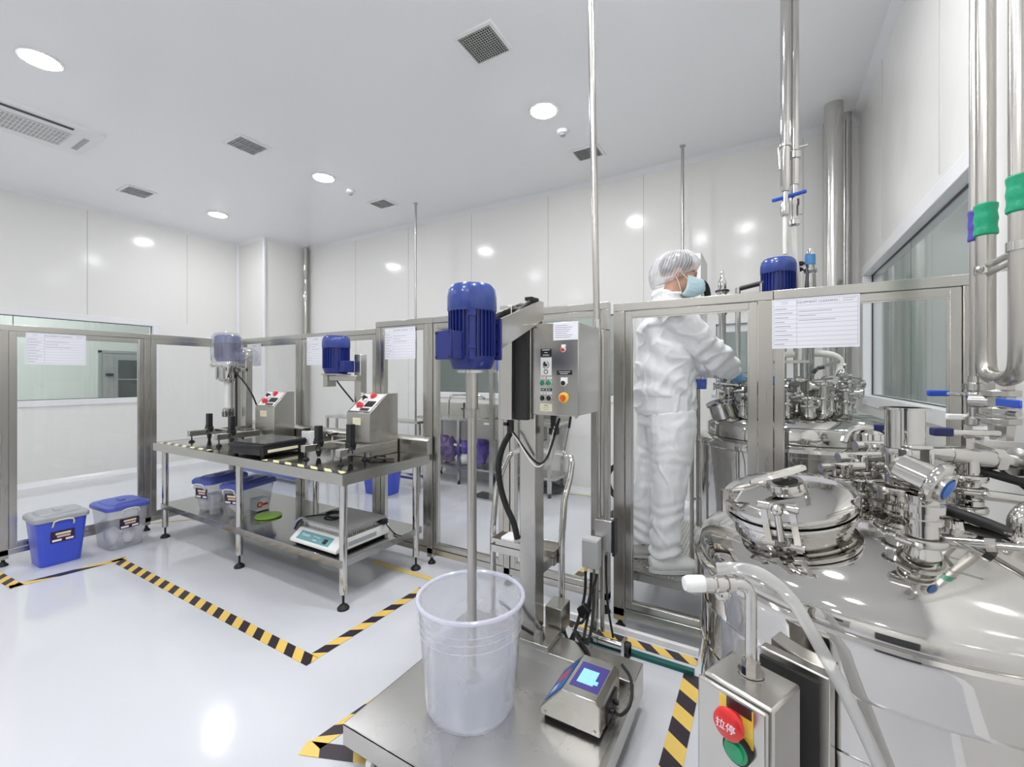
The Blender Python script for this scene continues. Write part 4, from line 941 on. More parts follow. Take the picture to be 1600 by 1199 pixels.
# ================================================================== MIRROR TANK IN THE FOREGROUND
tcx, tcy = .242, 1.316
t = thing('mixing_tank', 'big mirror polished mixing tank with domed lid filling the lower right corner', 'tank', (tcx, tcy, 0)); tank = t
obj('shell', MB().lathe([(.02, .22), (.25, .26), (.36, .32), (.392, .38), (.396, .70), (.399, .702), (.399, .708), (.396, .71), (.396, .815)], (tcx, tcy, 0), n=96), mirror, t)
obj('flange_band', MB().lathe([(.396, .812), (.405, .816), (.409, .826), (.410, .895), (.413, .905), (.412, .914), (.403, .918), (.398, .916)], (tcx, tcy, 0), n=96, cap=False), mirror, t)
domep = [(.398, .916), (.400, .930), (.392, .948), (.372, .966), (.34, .984), (.30, 1.0), (.25, 1.015), (.20, 1.027), (.14, 1.037), (.07, 1.043), (.001, 1.045)]
obj('dome', MB().lathe(domep, (tcx, tcy, 0), n=96), mirror, t)
for a in (.6, 2.7, 4.8):
    x, y = tcx+.33*math.cos(a), tcy+.33*math.sin(a)
    obj('leg', MB().cyl((x, y, .0), (x, y, .40), .028), polish, t)
def domez(x, y, cx=tcx, cy=tcy, prof=domep):
    r = math.hypot(x-cx, y-cy); p = sorted(prof)
    for (r0, z0), (r1, z1) in zip(p, p[1:]):
        if r0 <= r <= r1: return z0+(z1-z0)*(r-r0)/(r1-r0+1e-9)
    return p[-1][1]
def triclamp(mb, c, ax, r, ang=0.):
    """hinged sanitary clamp ring with wing nut around axis ax at c"""
    c = Vector(c); u, v, a = frame_to(ax)
    mb.lathe([(r, -.007), (r+.006, -.007), (r+.008, 0), (r+.006, .007), (r, .007)], c, a, 28, cap=False)
    d = u*math.cos(ang)+v*math.sin(ang); e = a.cross(d)
    p = c+d*(r+.012)
    mb.cyl(p-e*.014, p+e*.014, .005, n=8); mb.cyl(p-e*.014, p+e*.02, .003, n=8); mb.ell(p+e*.022, (.008, .008, .008), 8, 6)
    mb.ell(c-d*(r+.009), (.008, .008, .009), 8, 6)
def nozzle(par, x, y, z0, z1, r, clamps=(), steps=(), top=True, m=polish, name='nozzle', flange=1.25):
    """vertical ferrule pipe with clamp rings"""
    prof = [(r*1.25, z0-.012), (r*1.18, z0), (r*1.04, z0+.008), (r, z0+.016)]
    for zs, rs, hs in steps: prof += [(r, zs), (rs, zs), (rs, zs+hs), (r, zs+hs)]
    prof += [(r, z1-.006)]
    if top: prof += [(r*flange, z1-.005), (r*flange, z1), (r*.8, z1), (r*.8, z1-.02), (.001, z1-.02)]
    n = obj(name, MB().lathe(prof, (x, y, 0), n=36, cap=False), m, par)
    if clamps:
        for zc, rc, ang in clamps:
            q = MB(); triclamp(q, (x, y, zc), (0, 0, 1), rc, ang); obj('clamp_ring', q, satin, n)
    return n
# manway
mwc = Vector((.058, 1.216, .965)); ax = Vector((-.125, -.215, 1)).normalized(); uu, vv, aa = frame_to(ax)
mw = obj('manway_neck', MB().lathe([(.128, -.02), (.124, .0), (.118, .02), (.118, .075), (.126, .078), (.126, .088), (.118, .09)], mwc, ax, 56, cap=False), mirror, t)
obj('manway_rim', MB().lathe([(.119, .090), (.134, .092), (.136, .099), (.134, .106), (.120, .107)], mwc, ax, 56, cap=False), polish, mw)
obj('manway_gasket', MB().lathe([(.122, .107), (.131, .108), (.131, .111), (.122, .112)], mwc, ax, 56, cap=False), rubber, mw)
lid = obj('manway_lid', MB().lathe([(.118, .111), (.134, .112), (.136, .119), (.134, .127), (.125, .131), (.10, .137), (.06, .143), (.001, .146)], mwc, ax, 56), mirror, t)
obj('lid_boss', MB().lathe([(.040, .142), (.040, .150), (.036, .158), (.026, .158), (.024, .150), (.001, .149)], mwc+uu*.0, ax, 36), polish, lid)
obj('boss_gasket', MB().lathe([(.026, .1585), (.001, .159)], mwc, ax, 24), rubber, lid)
hp = mwc+ax*.175
q = MB().cyl(mwc+ax*.150, hp, .007, n=12)
R1 = Vector((.864, .503, 0)); F1 = Vector((-.503, .864, 0)); CF = Vector((-.16, -.987, 0)); CL = Vector((.987, -.16, 0))
q.rings([[hp+R1*a+F1*b*w_+Vector((0, 0, a*.28+dz)) for b, dz in ((-.011, .0), (-.007, .008), (.007, .008), (.011, .0), (0, -.004))] for a, w_ in ((-.078, .3), (-.05, .8), (-.02, 1.3), (.01, 1.5), (.045, 1.0))])
obj('wing_handle', q, polish, lid)
q = MB(); q2 = MB()
cf = CF; MT = Matrix.Rotation(-.16, 4, 'Z') @ Matrix.Rotation(-.13, 4, 'Y') @ Matrix.Rotation(.2, 4, 'X')
for s in (-.024, .028):   # front swing bolts
    b = mwc+cf*.135+CL*s; q.box(-.006, .006, -.010, .004, -.042, .058, Matrix.Translation(b+ax*.078) @ MT)
q.box(-.030, .034, -.005, .005, -.005, .005, Matrix.Translation(mwc+cf*.135+ax*.132) @ MT)
for s in (-.024, .028):
    b = mwc+cf*.140+CL*s; obj('bolt_nut', MB().cyl(b+ax*.045-CL*.012, b+ax*.045+CL*.012, .008, n=12), polish, lid); obj('bolt_nut', MB().cyl(b+ax*.128-CL*.010, b+ax*.128+CL*.010, .008, n=12), polish, lid)
q.cyl(mwc+cf*.142+ax*.055, mwc+cf*.142+ax*.118, .007, n=12); q2.ell(mwc+cf*.142+ax*.122, (.012, .012, .012), 12, 8)
obj('swing_bolt', q, polish, lid); obj('bolt_nut', q2, polish, lid)
for s, d in ((-1, R1), (1, R1)):
    b = mwc+d*s*.130
    k = MB().tube([b+ax*.10, b+ax*.135-d*s*.0, b+ax*.137-d*s*.03], .005, 8, 1).tube([b+ax*.115+F1*.02, b+ax*.137-d*s*.03, b+ax*.115-F1*.02], .004, 8, 0).box(-.012, .012, -.006, .006, -.02, .03, Matrix.Translation(b+d*s*.012+ax*.105) @ Matrix.Rotation(YAW, 4, 'Z'))
    obj('hinge_bracket', k, polish, lid)
# fittings: tall sight column
nozzle(t, .277, 1.322, domez(.277, 1.322), 1.288, .0355, clamps=((1.188, .038, 2.2), (1.10, .052, .8)), steps=((1.058, .062, .012), (1.078, .055, .022)), name='tall_column')
# front valve with blue-capped sight glass
bx_, by_ = .258, 1.11; zb = domez(bx_, by_)
n = nozzle(t, bx_, by_, zb, 1.140, .0245, clamps=((1.048, .031, 3.9),), steps=((1.082, .031, .008), (1.104, .033, .014)), top=False, name='front_valve')
vd = Vector((.62, -.42, -.28)).normalized(); c0 = Vector((.245, 1.118, 1.172))
obj('actuator', MB().lathe([(.020, -.03), (.030, -.02), (.030, .030), (.040, .032), (.043, .037), (.043, .046), (.035, .049)], c0, vd, 36), polish, n)
obj('blue_cap', MB().lathe([(.019, .052), (.018, .058), (.001, .059)], c0, vd, 28), mat('cap_blue', (.02, .14, .50), .4), n, label='round blue cap')
obj('actuator_ring', MB().lathe([(.021, .048), (.028, .048), (.028, .056), (.021, .056)], c0, vd, 28, cap=False), satin, n)
obj('valve_bracket', MB().box(-.025, .02, -.012, .012, 0, .008, Matrix.Translation((.262, 1.15, 1.215)) @ Matrix.Rotation(YAW, 4, 'Z')).box(.012, .022, -.012, .012, -.03, .002, Matrix.Translation((.262, 1.15, 1.215)) @ Matrix.Rotation(YAW, 4, 'Z')).box(-.032, -.022, -.012, .012, -.035, .002, Matrix.Translation((.262, 1.15, 1.215)) @ Matrix.Rotation(YAW, 4, 'Z')), polish, n, bevel=.003)
# ball valve with horizontal pipe, right of the column
x, y = .424, 1.468; n = nozzle(t, x, y, domez(x, y), 1.17, .022, clamps=((1.04, .028, 4.), (1.085, .028, 4.6), (1.115, .028, 1.)), steps=((1.05, .028, .012),), top=False, name='ball_valve')
pd = Vector((.864, .40, -.10)).normalized(); pc = Vector((x, y, 1.165))
pp = MB().cyl(pc-pd*.10, pc-pd*.045, .012, .020, 24).cyl(pc-pd*.045, pc+pd*.05, .022, n=24).cyl(pc+pd*.05, pc+pd*.10, .016, n=24)
pp.lathe([(.016, .10), (.034, .105), (.036, .12), (.034, .13), (.026, .135), (.026, .26)], pc, pd, 32)
obj('horizontal_pipe', pp, satin, n)
obj('body_nut', MB().cyl(pc+pd*.05, pc+pd*.072, .027, n=6).cyl(pc+Vector((0, 0, .02)), pc+Vector((0, 0, .045)), .012, n=6), polish, n)
lv = obj('lever', MB().box(-.05, .05, -.010, .010, -.004, .010, Matrix.Translation(pc+Vector((.01, 0, .055))) @ Matrix.Rotation(.3, 4, 'Z')), polish, n, bevel=.004)
obj('lever_grip', MB().box(-.085, -.045, -.011, .011, -.006, .014, Matrix.Translation(pc+Vector((.01, 0, .055))) @ Matrix.Rotation(.3, 4, 'Z')), mat('navy_grip', (.01, .015, .09), .4), n, bevel=.003)
obj('lower_hose', MB().tube([pc+Vector((.0, -.02, -.085)), pc+Vector((.06, .0, -.09)), pc+Vector((.15, .02, -.10)), pc+Vector((.20, .0, -.13))], .012, 10, 2), satin, n)
obj('black_cable', MB().tube([pc+Vector((.01, .02, -.03)), pc+Vector((.06, .03, -.045)), pc+Vector((.13, .03, -.065)), pc+Vector((.22, .0, -.08))], .010, 10, 2), rubber, n)
# right edge valve
x, y = .452, 1.300; n = nozzle(t, x, y, domez(x, y), 1.04, .024, clamps=((1.005, .032, 3.4),), steps=((1.0, .034, .012),), name='edge_valve')
obj('elbow', MB().tube([(x, y, 1.035), (x, y, 1.07), (x+.03, y+.02, 1.09), (x+.08, y+.05, 1.09)], .019, 14, 2), polish, n)
obj('cream_gasket', MB().cyl((x+.012, y, 1.05), (x+.045, y+.02, 1.062), .013, n=14), creaml, n)
# small lying fittings on the dome
def sampler(par, p, d, L, r, m=polish, name='dome_fitting'):
    p = Vector(p); d = Vector(d).normalized()
    return obj(name, MB().cyl(p, p+d*L*.5, r).cyl(p+d*L*.5, p+d*L*.6, r*1.4, n=6).cyl(p+d*L*.6, p+d*L, r*.7), m, par)
sampler(t, (.30, 1.20, 1.025), (.6, -.25, .12), .14, .010, name='spray_port')
obj('black_lever', MB().tube([(.35, 1.36, 1.055), (.39, 1.33, 1.05), (.44, 1.29, 1.035)], .012, 12, 1), rubber, t)
nozzle(t, .345, 1.27, domez(.345, 1.27), 1.03, .016, name='small_port')
# rear cluster left of the column
for x, y, h, r, cl in ((.17, 1.42, 1.13, .021, 1.09), (.215, 1.49, 1.15, .024, 1.10), (.262, 1.56, 1.175, .026, 1.12), (.33, 1.56, 1.14, .022, 1.09), (.20, 1.37, 1.10, .016, 1.07), (.30, 1.46, 1.11, .018, 1.08)):
    n = nozzle(t, x, y, domez(x, y), h, r, clamps=((cl, r+.006, x*30), (cl-.03, r+.005, x*50)), steps=((cl-.018, r+.008, .008),), name='rear_port')
    obj('cross_pipe', MB().cyl((x-.045, y-.02, h-.012), (x+.05, y+.03, h-.006), r*.55), satin, n)
n = nozzle(t, .262, 1.60, domez(.262, 1.60), 1.16, .03, clamps=((1.15, .036, 1.),), name='capped_port')
obj('round_cap', MB().lathe([(.034, 1.165), (.040, 1.175), (.038, 1.195), (.025, 1.205), (.001, 1.207)], (.262, 1.60, 0), n=32), polish, n)
obj('cap_arm', MB().tube([(.262, 1.60, 1.21), (.235, 1.585, 1.215), (.205, 1.57, 1.20), (.195, 1.56, 1.17)], .010, 10, 2), polish, n)
obj('lever_grip', MB().box(.27, .32, 1.60, 1.62, 1.205, 1.222), mat('navy_grip', (.01, .015, .09), .4), n, bevel=.003)
# ------------------------------------------------------------------ push button box, pipe and hose
R = Matrix.Translation((-.022, .848, 0)) @ Matrix.Rotation(-.42, 4, 'Z')
t = thing('push_button_box', 'stainless push-button box with a red and a green button in front of the tank', 'switch box', (-.022, .848, 0), -.42)
Wb, Db, zt = .058, .050, .845
obj('housing', MB().box(-Wb, Wb, -Db, Db, .38, zt, R), steelh, t, bevel=.005)
obj('front_door', MB().box(-Wb-.002, Wb-.004, -Db-.012, -Db-.002, .385, zt-.004, R), steelh, t, bevel=.004)
obj('stand', MB().box(-.02, .02, -.02, .02, .0, .38, R).box(-.05, .05, -.05, .05, 0, .008, R), steel, t)
def rp(x, z, y=-Db-.012): return R @ Vector((x, y, z))
nf = R.to_3x3() @ Vector((0, -1, 0)); Mf = facing(nf)
obj('hasp_plate', MB().prism(quadpts(rp(.012, .825), Mf, -.020, .020, -.006, .012), nf*.002), darksteel, t)
eb = obj('emergency_button', MB().lathe([(.012, 0), (.012, .012), (.021, .014), (.024, .020), (.023, .026), (.017, .030), (.001, .031)], rp(.006, .808), nf, 36), redp, t, label='red mushroom button')
text('\u62c9\u505c', rp(.006, .808)+nf*.0313, .016, Mf, paperm, t, 'lettering', .0002)
obj('button_legend', MB().prism(quadpts(rp(.006, .808)+nf*.0003, Mf, -.026, .028, -.034, .026), nf*.001), yellowp, t)
obj('start_button', MB().lathe([(.019, 0), (.019, .012), (.014, .013), (.014, .017), (.001, .018)], rp(.012, .764), nf, 32), greenp, t, label='green push button')
obj('button_collar', MB().lathe([(.0195, 0), (.022, .001), (.022, .010), (.0195, .012)], rp(.012, .764), nf, 32, cap=False), rubber, t)
pt = R @ Vector((-.005, .012, 0))
t = thing('riser_pipe', 'chrome riser pipe with hex base and side coupling on top of the push-button box', 'pipe', (pt.x, pt.y, zt))
obj('hex_nut', MB().cyl((pt.x, pt.y, zt+.001), (pt.x, pt.y, zt+.022), .0145, n=6).cyl((pt.x, pt.y, zt+.001), (pt.x, pt.y, zt+.004), .021, n=24), polish, t)
ptop = Vector((pt.x, pt.y, 1.0)); left = -R1
obj('pipe', MB().tube([(pt.x, pt.y, zt+.02), (pt.x, pt.y, .95), (pt.x, pt.y, .985), ptop+left*.012, ptop+left*.035], .0095, 16, 2), polish, t)
c = ptop+left*.03; q = MB()
q.lathe([(.010, 0), (.014, .001), (.014, .012), (.011, .013), (.011, .018), (.015, .019), (.015, .032), (.012, .034), (.012, .038), (.0155, .040), (.0155, .052), (.012, .053)], c, left, 28)
obj('coupling', q, polish, t)
obj('white_plug', MB().lathe([(.0135, .052), (.014, .056), (.014, .078), (.011, .086), (.001, .088)], c, left, 28), whitem, t)
obj('ball_joint', MB().ell(c+left*.02-Vector((0, 0, .018)), (.013, .013, .013), 16, 10), polish, t)
solo('clear_hose', MB().tube([(-.075, .866, 1.012), (-.035, .868, 1.022), (.0, .875, 1.015), (.035, .885, .985), (.062, .893, .937), (.092, .899, .878), (.128, .905, .805), (.158, .905, .735), (.185, .895, .66), (.20, .88, .56), (.19, .86, .40)], .0105, 20, 2), hosem, 'clear braided hose arching from the riser pipe down across the tank', 'hose')
E2 = MB().box(-.055, .06, -.012, .012, .38, .845, Matrix.Translation((.045, .945, 0)) @ Matrix.Rotation(-.42, 4, 'Z'))
t = thing('steel_shield', 'narrow stainless shield plate standing between the button box and the tank', 'plate', (.045, .945, 0), -.42)
obj('plate', E2, steelh, t, bevel=.003)
Rs = Matrix.Translation((.045, .945, 0)) @ Matrix.Rotation(-.42, 4, 'Z')
obj('dark_back', MB().box(-.053, .045, -.016, -.0125, .385, .83, Rs), mat('slot_dark', (.03, .03, .03), .6), t)
obj('support', MB().box(-.015, .015, -.01, .01, 0, .38, Rs), steel, t)
# ================================================================== RIGHT WALL PIPEWORK
def wallpipe(lab, pts, r, tapes=(), m=steel, **k):
    t = thing('wall_pipe', lab, 'pipe', pts[0], group='vertical pipes on the right wall')
    obj('tube', MB().tube(pts, r, 20, 2), m, t)
    for (z0, z1, tm) in tapes:
        x, y = pts[0][0], pts[0][1]
        prof = [(r+.001, z0), (r+.004, z0+.004)]+[(r+.003+.001*math.sin(q*1.9), z0+(z1-z0)*q/8) for q in range(1, 8)]+[(r+.004, z1-.004), (r+.001, z1)]
        obj('marking_tape', MB().lathe(prof, (x, y, 0), n=28, cap=False), tm, t)
    return t
wallpipe('slim vertical pipe with violet tape, left of the green-taped pipe', [(.585, 1.968, ZC), (.585, 1.968, 2.5), (.585, 1.968, 1.36)], .0135, ((1.795, 1.895, violettape),))
# U-shaped loop
t = thing('pipe_loop', 'large polished pipe loop with two green tape bands at the right edge', 'pipe', (.60, 1.80, 1.3), group='vertical pipes on the right wall')
xa, ya, xb, yb = .592, 1.91, .592, 1.70
obj('tube', MB().tube([(xa, ya, ZC), (xa, ya, 2.5), (xa, ya, 1.50), (xa, ya, 1.42), (xa, ya-.01, 1.37), (xa, ya-.06, 1.352), (xb, yb+.06, 1.352), (xb, yb+.01, 1.37), (xb, yb, 1.42), (xb, yb, 1.50), (xb, yb, 2.5), (xb, yb, ZC)], .0225, 24, 2), steel, t)
for (x, y, z0, z1) in ((xa, ya, 1.795, 1.895), (xb, yb, 1.80, 1.90)):
    r = .0225
    prof = [(r+.001, z0), (r+.005, z0+.004)]+[(r+.004+.0015*math.sin(q*1.9), z0+(z1-z0)*q/8) for q in range(1, 8)]+[(r+.005, z1-.004), (r+.001, z1)]
    obj('marking_tape', MB().lathe(prof, (x, y, 0), n=28, cap=False), greentape, t)
q = MB().cyl((xa, ya+.0, 1.70), (xb, yb, 1.70), .010).cyl((xa, ya, 1.675), (xb, yb, 1.675), .008)
for x, y, z in ((xa, ya, 1.69), (xb, yb, 1.71)): q.lathe([(.023, -.012), (.027, -.012), (.027, .012), (.023, .012)], (x, y, z), n=28, cap=False); q.box(x, XR, y-.008, y+.008, z-.008, z+.008)
q.ell((xa-.02, ya-.02, 1.69), (.011, .011, .011), 10, 8)
obj('pipe_bracket', q, satin, t)
# valve group below the loop
ym = (ya+yb)/2-.0
t = thing('wall_valve', 'stainless valve stack with a long blue lever below the pipe loop', 'valve', (.592, ym, 1.17), group='valves under the wall pipes')
obj('body', MB().lathe([(.025, 1.175), (.030, 1.215), (.030, 1.22), (.043, 1.222), (.043, 1.238), (.032, 1.24), (.032, 1.25), (.041, 1.252), (.041, 1.268), (.030, 1.27), (.030, 1.30), (.042, 1.302), (.042, 1.318), (.028, 1.32), (.026, 1.345)], (.592, ym, 0), n=8, cap=True), satin, t, bevel=.001)
obj('side_body', MB().cyl((.592, ym, 1.285), (.545, ym+.05, 1.285), .02, n=16).cyl((.592, ym-.04, 1.255), (.60, ym-.075, 1.255), .008, n=10), satin, t)
obj('blue_lever', MB().box(.572, .578, ym-.16, ym-.02, 1.275, 1.297).box(.578, .60, ym-.03, ym-.02, 1.28, 1.29), handleblue, t, bevel=.003)
t = thing('wall_valve', 'stainless valve with a short blue lever under the violet-taped pipe', 'valve', (.585, 1.96, 1.2), group='valves under the wall pipes')
obj('body', MB().lathe([(.018, 1.20), (.030, 1.205), (.030, 1.225), (.020, 1.23), (.022, 1.25), (.024, 1.30), (.020, 1.31), (.031, 1.315), (.031, 1.335), (.020, 1.34), (.019, 1.36)], (.585, 1.96, 0), n=24), satin, t)
obj('side_tube', MB().cyl((.585, 1.96, 1.23), (.592, ym+.03, 1.23), .012, n=14).cyl((.585, 1.96, 1.285), (.592, ym+.03, 1.285), .010, n=14), polish, t)
obj('blue_lever', MB().box(.48, .535, 2.0, 2.022, 1.292, 1.312, None), handleblue, t, bevel=.004)
obj('lever_stem', MB().tube([(.53, 2.005, 1.302), (.56, 1.98, 1.302), (.58, 1.955, 1.296)], .007, 8, 1), polish, t)
obj('clip', MB().box(.52, .575, 1.975, 1.995, 1.215, 1.235), whitem, t, bevel=.004)
t = thing('wall_shelf', 'stainless bracket shelf on the right wall under the valves', 'shelf', (.62, 1.75, 1.15))
obj('plate', MB().box(.545, XR, 1.63, 1.90, 1.155, 1.16).box(.545, .549, 1.63, 1.90, 1.118, 1.155).box(.55, XR, 1.896, 1.90, 1.118, 1.155), steelh, t, bevel=.001)
obj('angle_bracket', MB().prism([(.56, 1.85, 1.12), (XR, 1.85, 1.12), (XR, 1.85, .98)], (0, .006, 0)), blackp, t)
# ================================================================== REAR TANK AND ITS FITTINGS
rx, ry = .138, 2.92; RR = .495
t = thing('mixing_tank', 'mirror polished mixing tank behind the glass fence, beside the worker', 'tank', (rx, ry, 0)); tank2 = t
obj('shell', MB().lathe([(.05, .30), (.35, .34), (RR-.01, .42), (RR, .48), (RR, .975), (RR+.006, .98), (RR+.006, 1.0), (RR-.005, 1.015), (RR-.05, 1.03)], (rx, ry, 0), n=96), mirror, t)
dp2 = [(RR-.045, 1.03), (RR-.045, 1.09), (RR-.06, 1.115), (.38, 1.145), (.30, 1.17), (.2, 1.19), (.1, 1.20), (.001, 1.203)]
obj('dome', MB().lathe(dp2, (rx, ry, 0), n=96), mirror, t)
obj('side_seam', MB().box(-.365, -.345, 2.84, 2.87, .45, 1.02).cyl((-.355, 2.83, .62), (-.375, 2.82, .62), .008), polish, t, bevel=.002)
for a in (.6, 2.7, 4.8): obj('leg', MB().cyl((rx+.4*math.cos(a), ry+.4*math.sin(a), 0), (rx+.4*math.cos(a), ry+.4*math.sin(a), .48), .03), polish, t)
d2 = lambda x, y: domez(x, y, rx, ry, dp2)
rnd = random.Random(11)
for i, (x, y, h, r) in enumerate(((-.18, 2.78, 1.30, .030), (-.10, 2.66, 1.27, .026), (-.06, 2.74, 1.33, .032), (-.20, 2.90, 1.32, .024), (-.02, 2.60, 1.26, .02),
        (.02, 2.68, 1.29, .026), (.09, 2.62, 1.28, .022), (.14, 2.70, 1.35, .034), (.19, 2.62, 1.26, .026), (.25, 2.68, 1.33, .030), (.29, 2.76, 1.36, .026), (.35, 2.74, 1.30, .022), (.38, 2.86, 1.34, .026), (.22, 2.80, 1.30, .022), (.06, 2.82, 1.33, .024), (-.13, 2.84, 1.36, .02))):
    z0 = d2(x, y); cl = z0+(h-z0)*.45
    n = nozzle(t, x, y, z0, h, r, clamps=((cl, r+.006, i*1.3), (h-.012, r+.007, i*2.1)), steps=((cl+.016, r+.008, .010),), name='port')
    q = MB(); a = i*1.1; dx, dy = math.cos(a)*.05, math.sin(a)*.035
    q.cyl((x-dx, y-dy, h-.03), (x+dx*1.3, y+dy*1.3, h-.022), r*.62, n=14)
    q.cyl((x+dx*1.3, y+dy*1.3, h-.022), (x+dx*1.5, y+dy*1.5, h-.022), r*.95, n=16)
    if i % 3 == 0: q.box(-.045, .05, -.008, .008, -.003, .006, Matrix.Translation((x, y, h+.012)) @ Matrix.Rotation(i, 4, 'Z') @ Matrix.Rotation(.12, 4, 'Y'))
    obj('cross_pipe', q, satin, n)
# small hinged hatch at the left of the dome
n = obj('hatch', MB().lathe([(.075, -.02), (.070, .05), (.080, .052), (.080, .064), (.07, .068), (.001, .08)], (-.20, 2.72, 1.16), (-.3, -.25, 1), 36), mirror, t)
obj('hatch_bolt', MB().box(-.01, .01, -.05, .05, -.008, .008, Matrix.Translation((-.235, 2.69, 1.245)) @ Matrix.Rotation(.5, 4, 'Z')), polish, n)
obj('transfer_hose', MB().tube([(.06, 2.86, 1.478), (.17, 2.93, 1.488), (.30, 3.0, 1.488), (.36, 3.03, 1.46), (.365, 3.035, 1.41), (.345, 3.0, 1.33)], .019, 14, 2), hosew, t)
obj('lever', MB().tube([(.235, 2.84, 1.39), (.25, 2.85, 1.41), (.29, 2.87, 1.42), (.34, 2.90, 1.44)], .010, 10, 1), polish, t)
obj('lever_grip', MB().tube([(.222, 2.835, 1.375), (.235, 2.84, 1.40), (.27, 2.855, 1.408)], .010, 10, 1), blackp, t)
obj('spray_ball', MB().ell((.36, 2.98, 1.36), (.028, .028, .038), 16, 10).cyl((.36, 2.98, 1.33), (.36, 2.98, 1.20), .018).tube([(.36, 2.98, 1.36), (.40, 3.0, 1.37), (.41, 3.0, 1.35)], .012, 10, 1).ell((.375, 2.97, 1.415), (.009, .009, .016), 10, 8), polish, t)
obj('blue_lever', MB().box(.0, .055, 2.63, 2.66, 1.315, 1.36).box(.05, .085, 2.64, 2.652, 1.325, 1.338), handleblue, t, bevel=.006)
obj('agitator_column', MB().cyl((.085, 2.88, 1.19), (.085, 2.88, 1.72), .017).cyl((.03, 2.90, 1.19), (.03, 2.90, 1.60), .010).cyl((.145, 2.90, 1.19), (.145, 2.90, 1.60), .010), satin, t)
fr = MB()
for x in (-.01, .18):
    for y in (2.80, 2.97): fr.cyl((x, y, 1.17), (x, y, 1.70), .011, n=12)
fr.box(-.03, .20, 2.78, 2.99, 1.69, 1.71).box(-.03, .20, 2.78, 2.99, 1.43, 1.445)
obj('agitator_frame', fr, satin, t)
obj('gear_housing', MB().cyl((.085, 2.88, 1.71), (.085, 2.88, 1.80), .075, n=28), polish, t)
motor('m', (.06, 2.83), .086, 1.76, 2.012, t, box_dir=PI, boxz=1.80, boxs=(.03, .03, .03), fins=30)
# valves standing on the rear tank and rising above the fence
for (x, y, z0, lab, bl) in ((-.223, 2.88, 1.72, 'needle valve', 0), (.215, 2.93, 1.80, 'relief valve with blue label', 1)):
    n = obj('relief_valve', MB().lathe([(.02, 1.15), (.02, z0), (.030, z0+.02), (.026, z0+.13), (.033, z0+.14), (.033, z0+.155), (.022, z0+.16), (.024, z0+.20 if not bl else z0+.24), (.012, z0+.225 if not bl else z0+.26), (.008, z0+.27)], (x, y, 0), n=24), polish, t)
    if bl: obj('blue_band', MB().lathe([(.0255, z0+.18), (.0255, z0+.235)], (x, y, 0), n=24, cap=False), mat('band_blue', (.08, .25, .55), .35), n)
    obj('black_knob', MB().torus((x, y, z0+.148), (0, 0, 1), .034, .006, 24, 6) if not bl else MB().ell((x-.06, y, z0+.16), (.03, .02, .015), 14, 8).ell((x-.045, y-.01, z0+.19), (.02, .015, .014), 12, 8).ell((x-.05, y, z0+.05), (.025, .012, .008), 12, 8), blackp, n)
n = obj('handle_bracket', MB().cyl((-.138, 2.83, 1.20), (-.138, 2.83, 1.87), .014).cyl((-.02, 2.80, 1.20), (-.02, 2.80, 1.88), .010), satin, t)
obj('black_grip', MB().cyl((-.125, 2.83, 1.865), (.01, 2.80, 1.885), .013), blackp, n)
# overhead pipes coming down to the rear tank
t = thing('overhead_pipe', 'pair of overhead pipes with a blue hand lever, dropping to the rear tank', 'pipe', (.10, 2.85, 2.0))
obj('left_tube', MB().cyl((.093, 2.82, 2.40), (.093, 2.82, ZC), .0235, n=24).lathe([(.024, 2.40), (.018, 2.375), (.012, 2.37)], (.093, 2.82, 0), n=20, cap=False), polish, t)
obj('right_tube', MB().cyl((.137, 2.875, 2.42), (.137, 2.875, ZC), .0235, n=24), polish, t)
q = MB(); q.lathe([(.024, 2.615), (.030, 2.617), (.030, 2.632), (.024, 2.634)], (.093, 2.82, 0), n=24, cap=False).lathe([(.024, 2.56), (.032, 2.565), (.032, 2.60), (.024, 2.61)], (.137, 2.875, 0), n=24, cap=False)
q.cyl((.14, 2.88, 2.625), (.20, 2.90, 2.64), .008).cyl((.07, 2.82, 2.50), (.062, 2.82, 2.62), .010)
obj('pipe_clamp', q, satin, t)
obj('valve_body', MB().lathe([(.018, 2.24), (.022, 2.25), (.022, 2.30), (.016, 2.31), (.016, 2.37)], (.093, 2.82, 0), n=20).lathe([(.014, 2.19), (.028, 2.20), (.028, 2.225), (.02, 2.23), (.02, 2.30), (.024, 2.31), (.024, 2.36), (.018, 2.43)], (.137, 2.875, 0), n=20).box(.16, .175, 2.85, 2.88, 2.25, 2.34), satin, t)
obj('blue_lever', MB().cyl((.035, 2.79, 2.325), (.19, 2.875, 2.375), .010, n=12), handleblue, t)
obj('drop_tubes', MB().tube([(.093, 2.82, 2.25), (.093, 2.82, 2.07), (.093, 2.82, 2.03)], .0115, 12).tube([(.137, 2.875, 2.20), (.14, 2.875, 2.1), (.15, 2.88, 1.95), (.165, 2.90, 1.78), (.17, 2.90, 1.45)], .013, 12, 2), hosew, t)
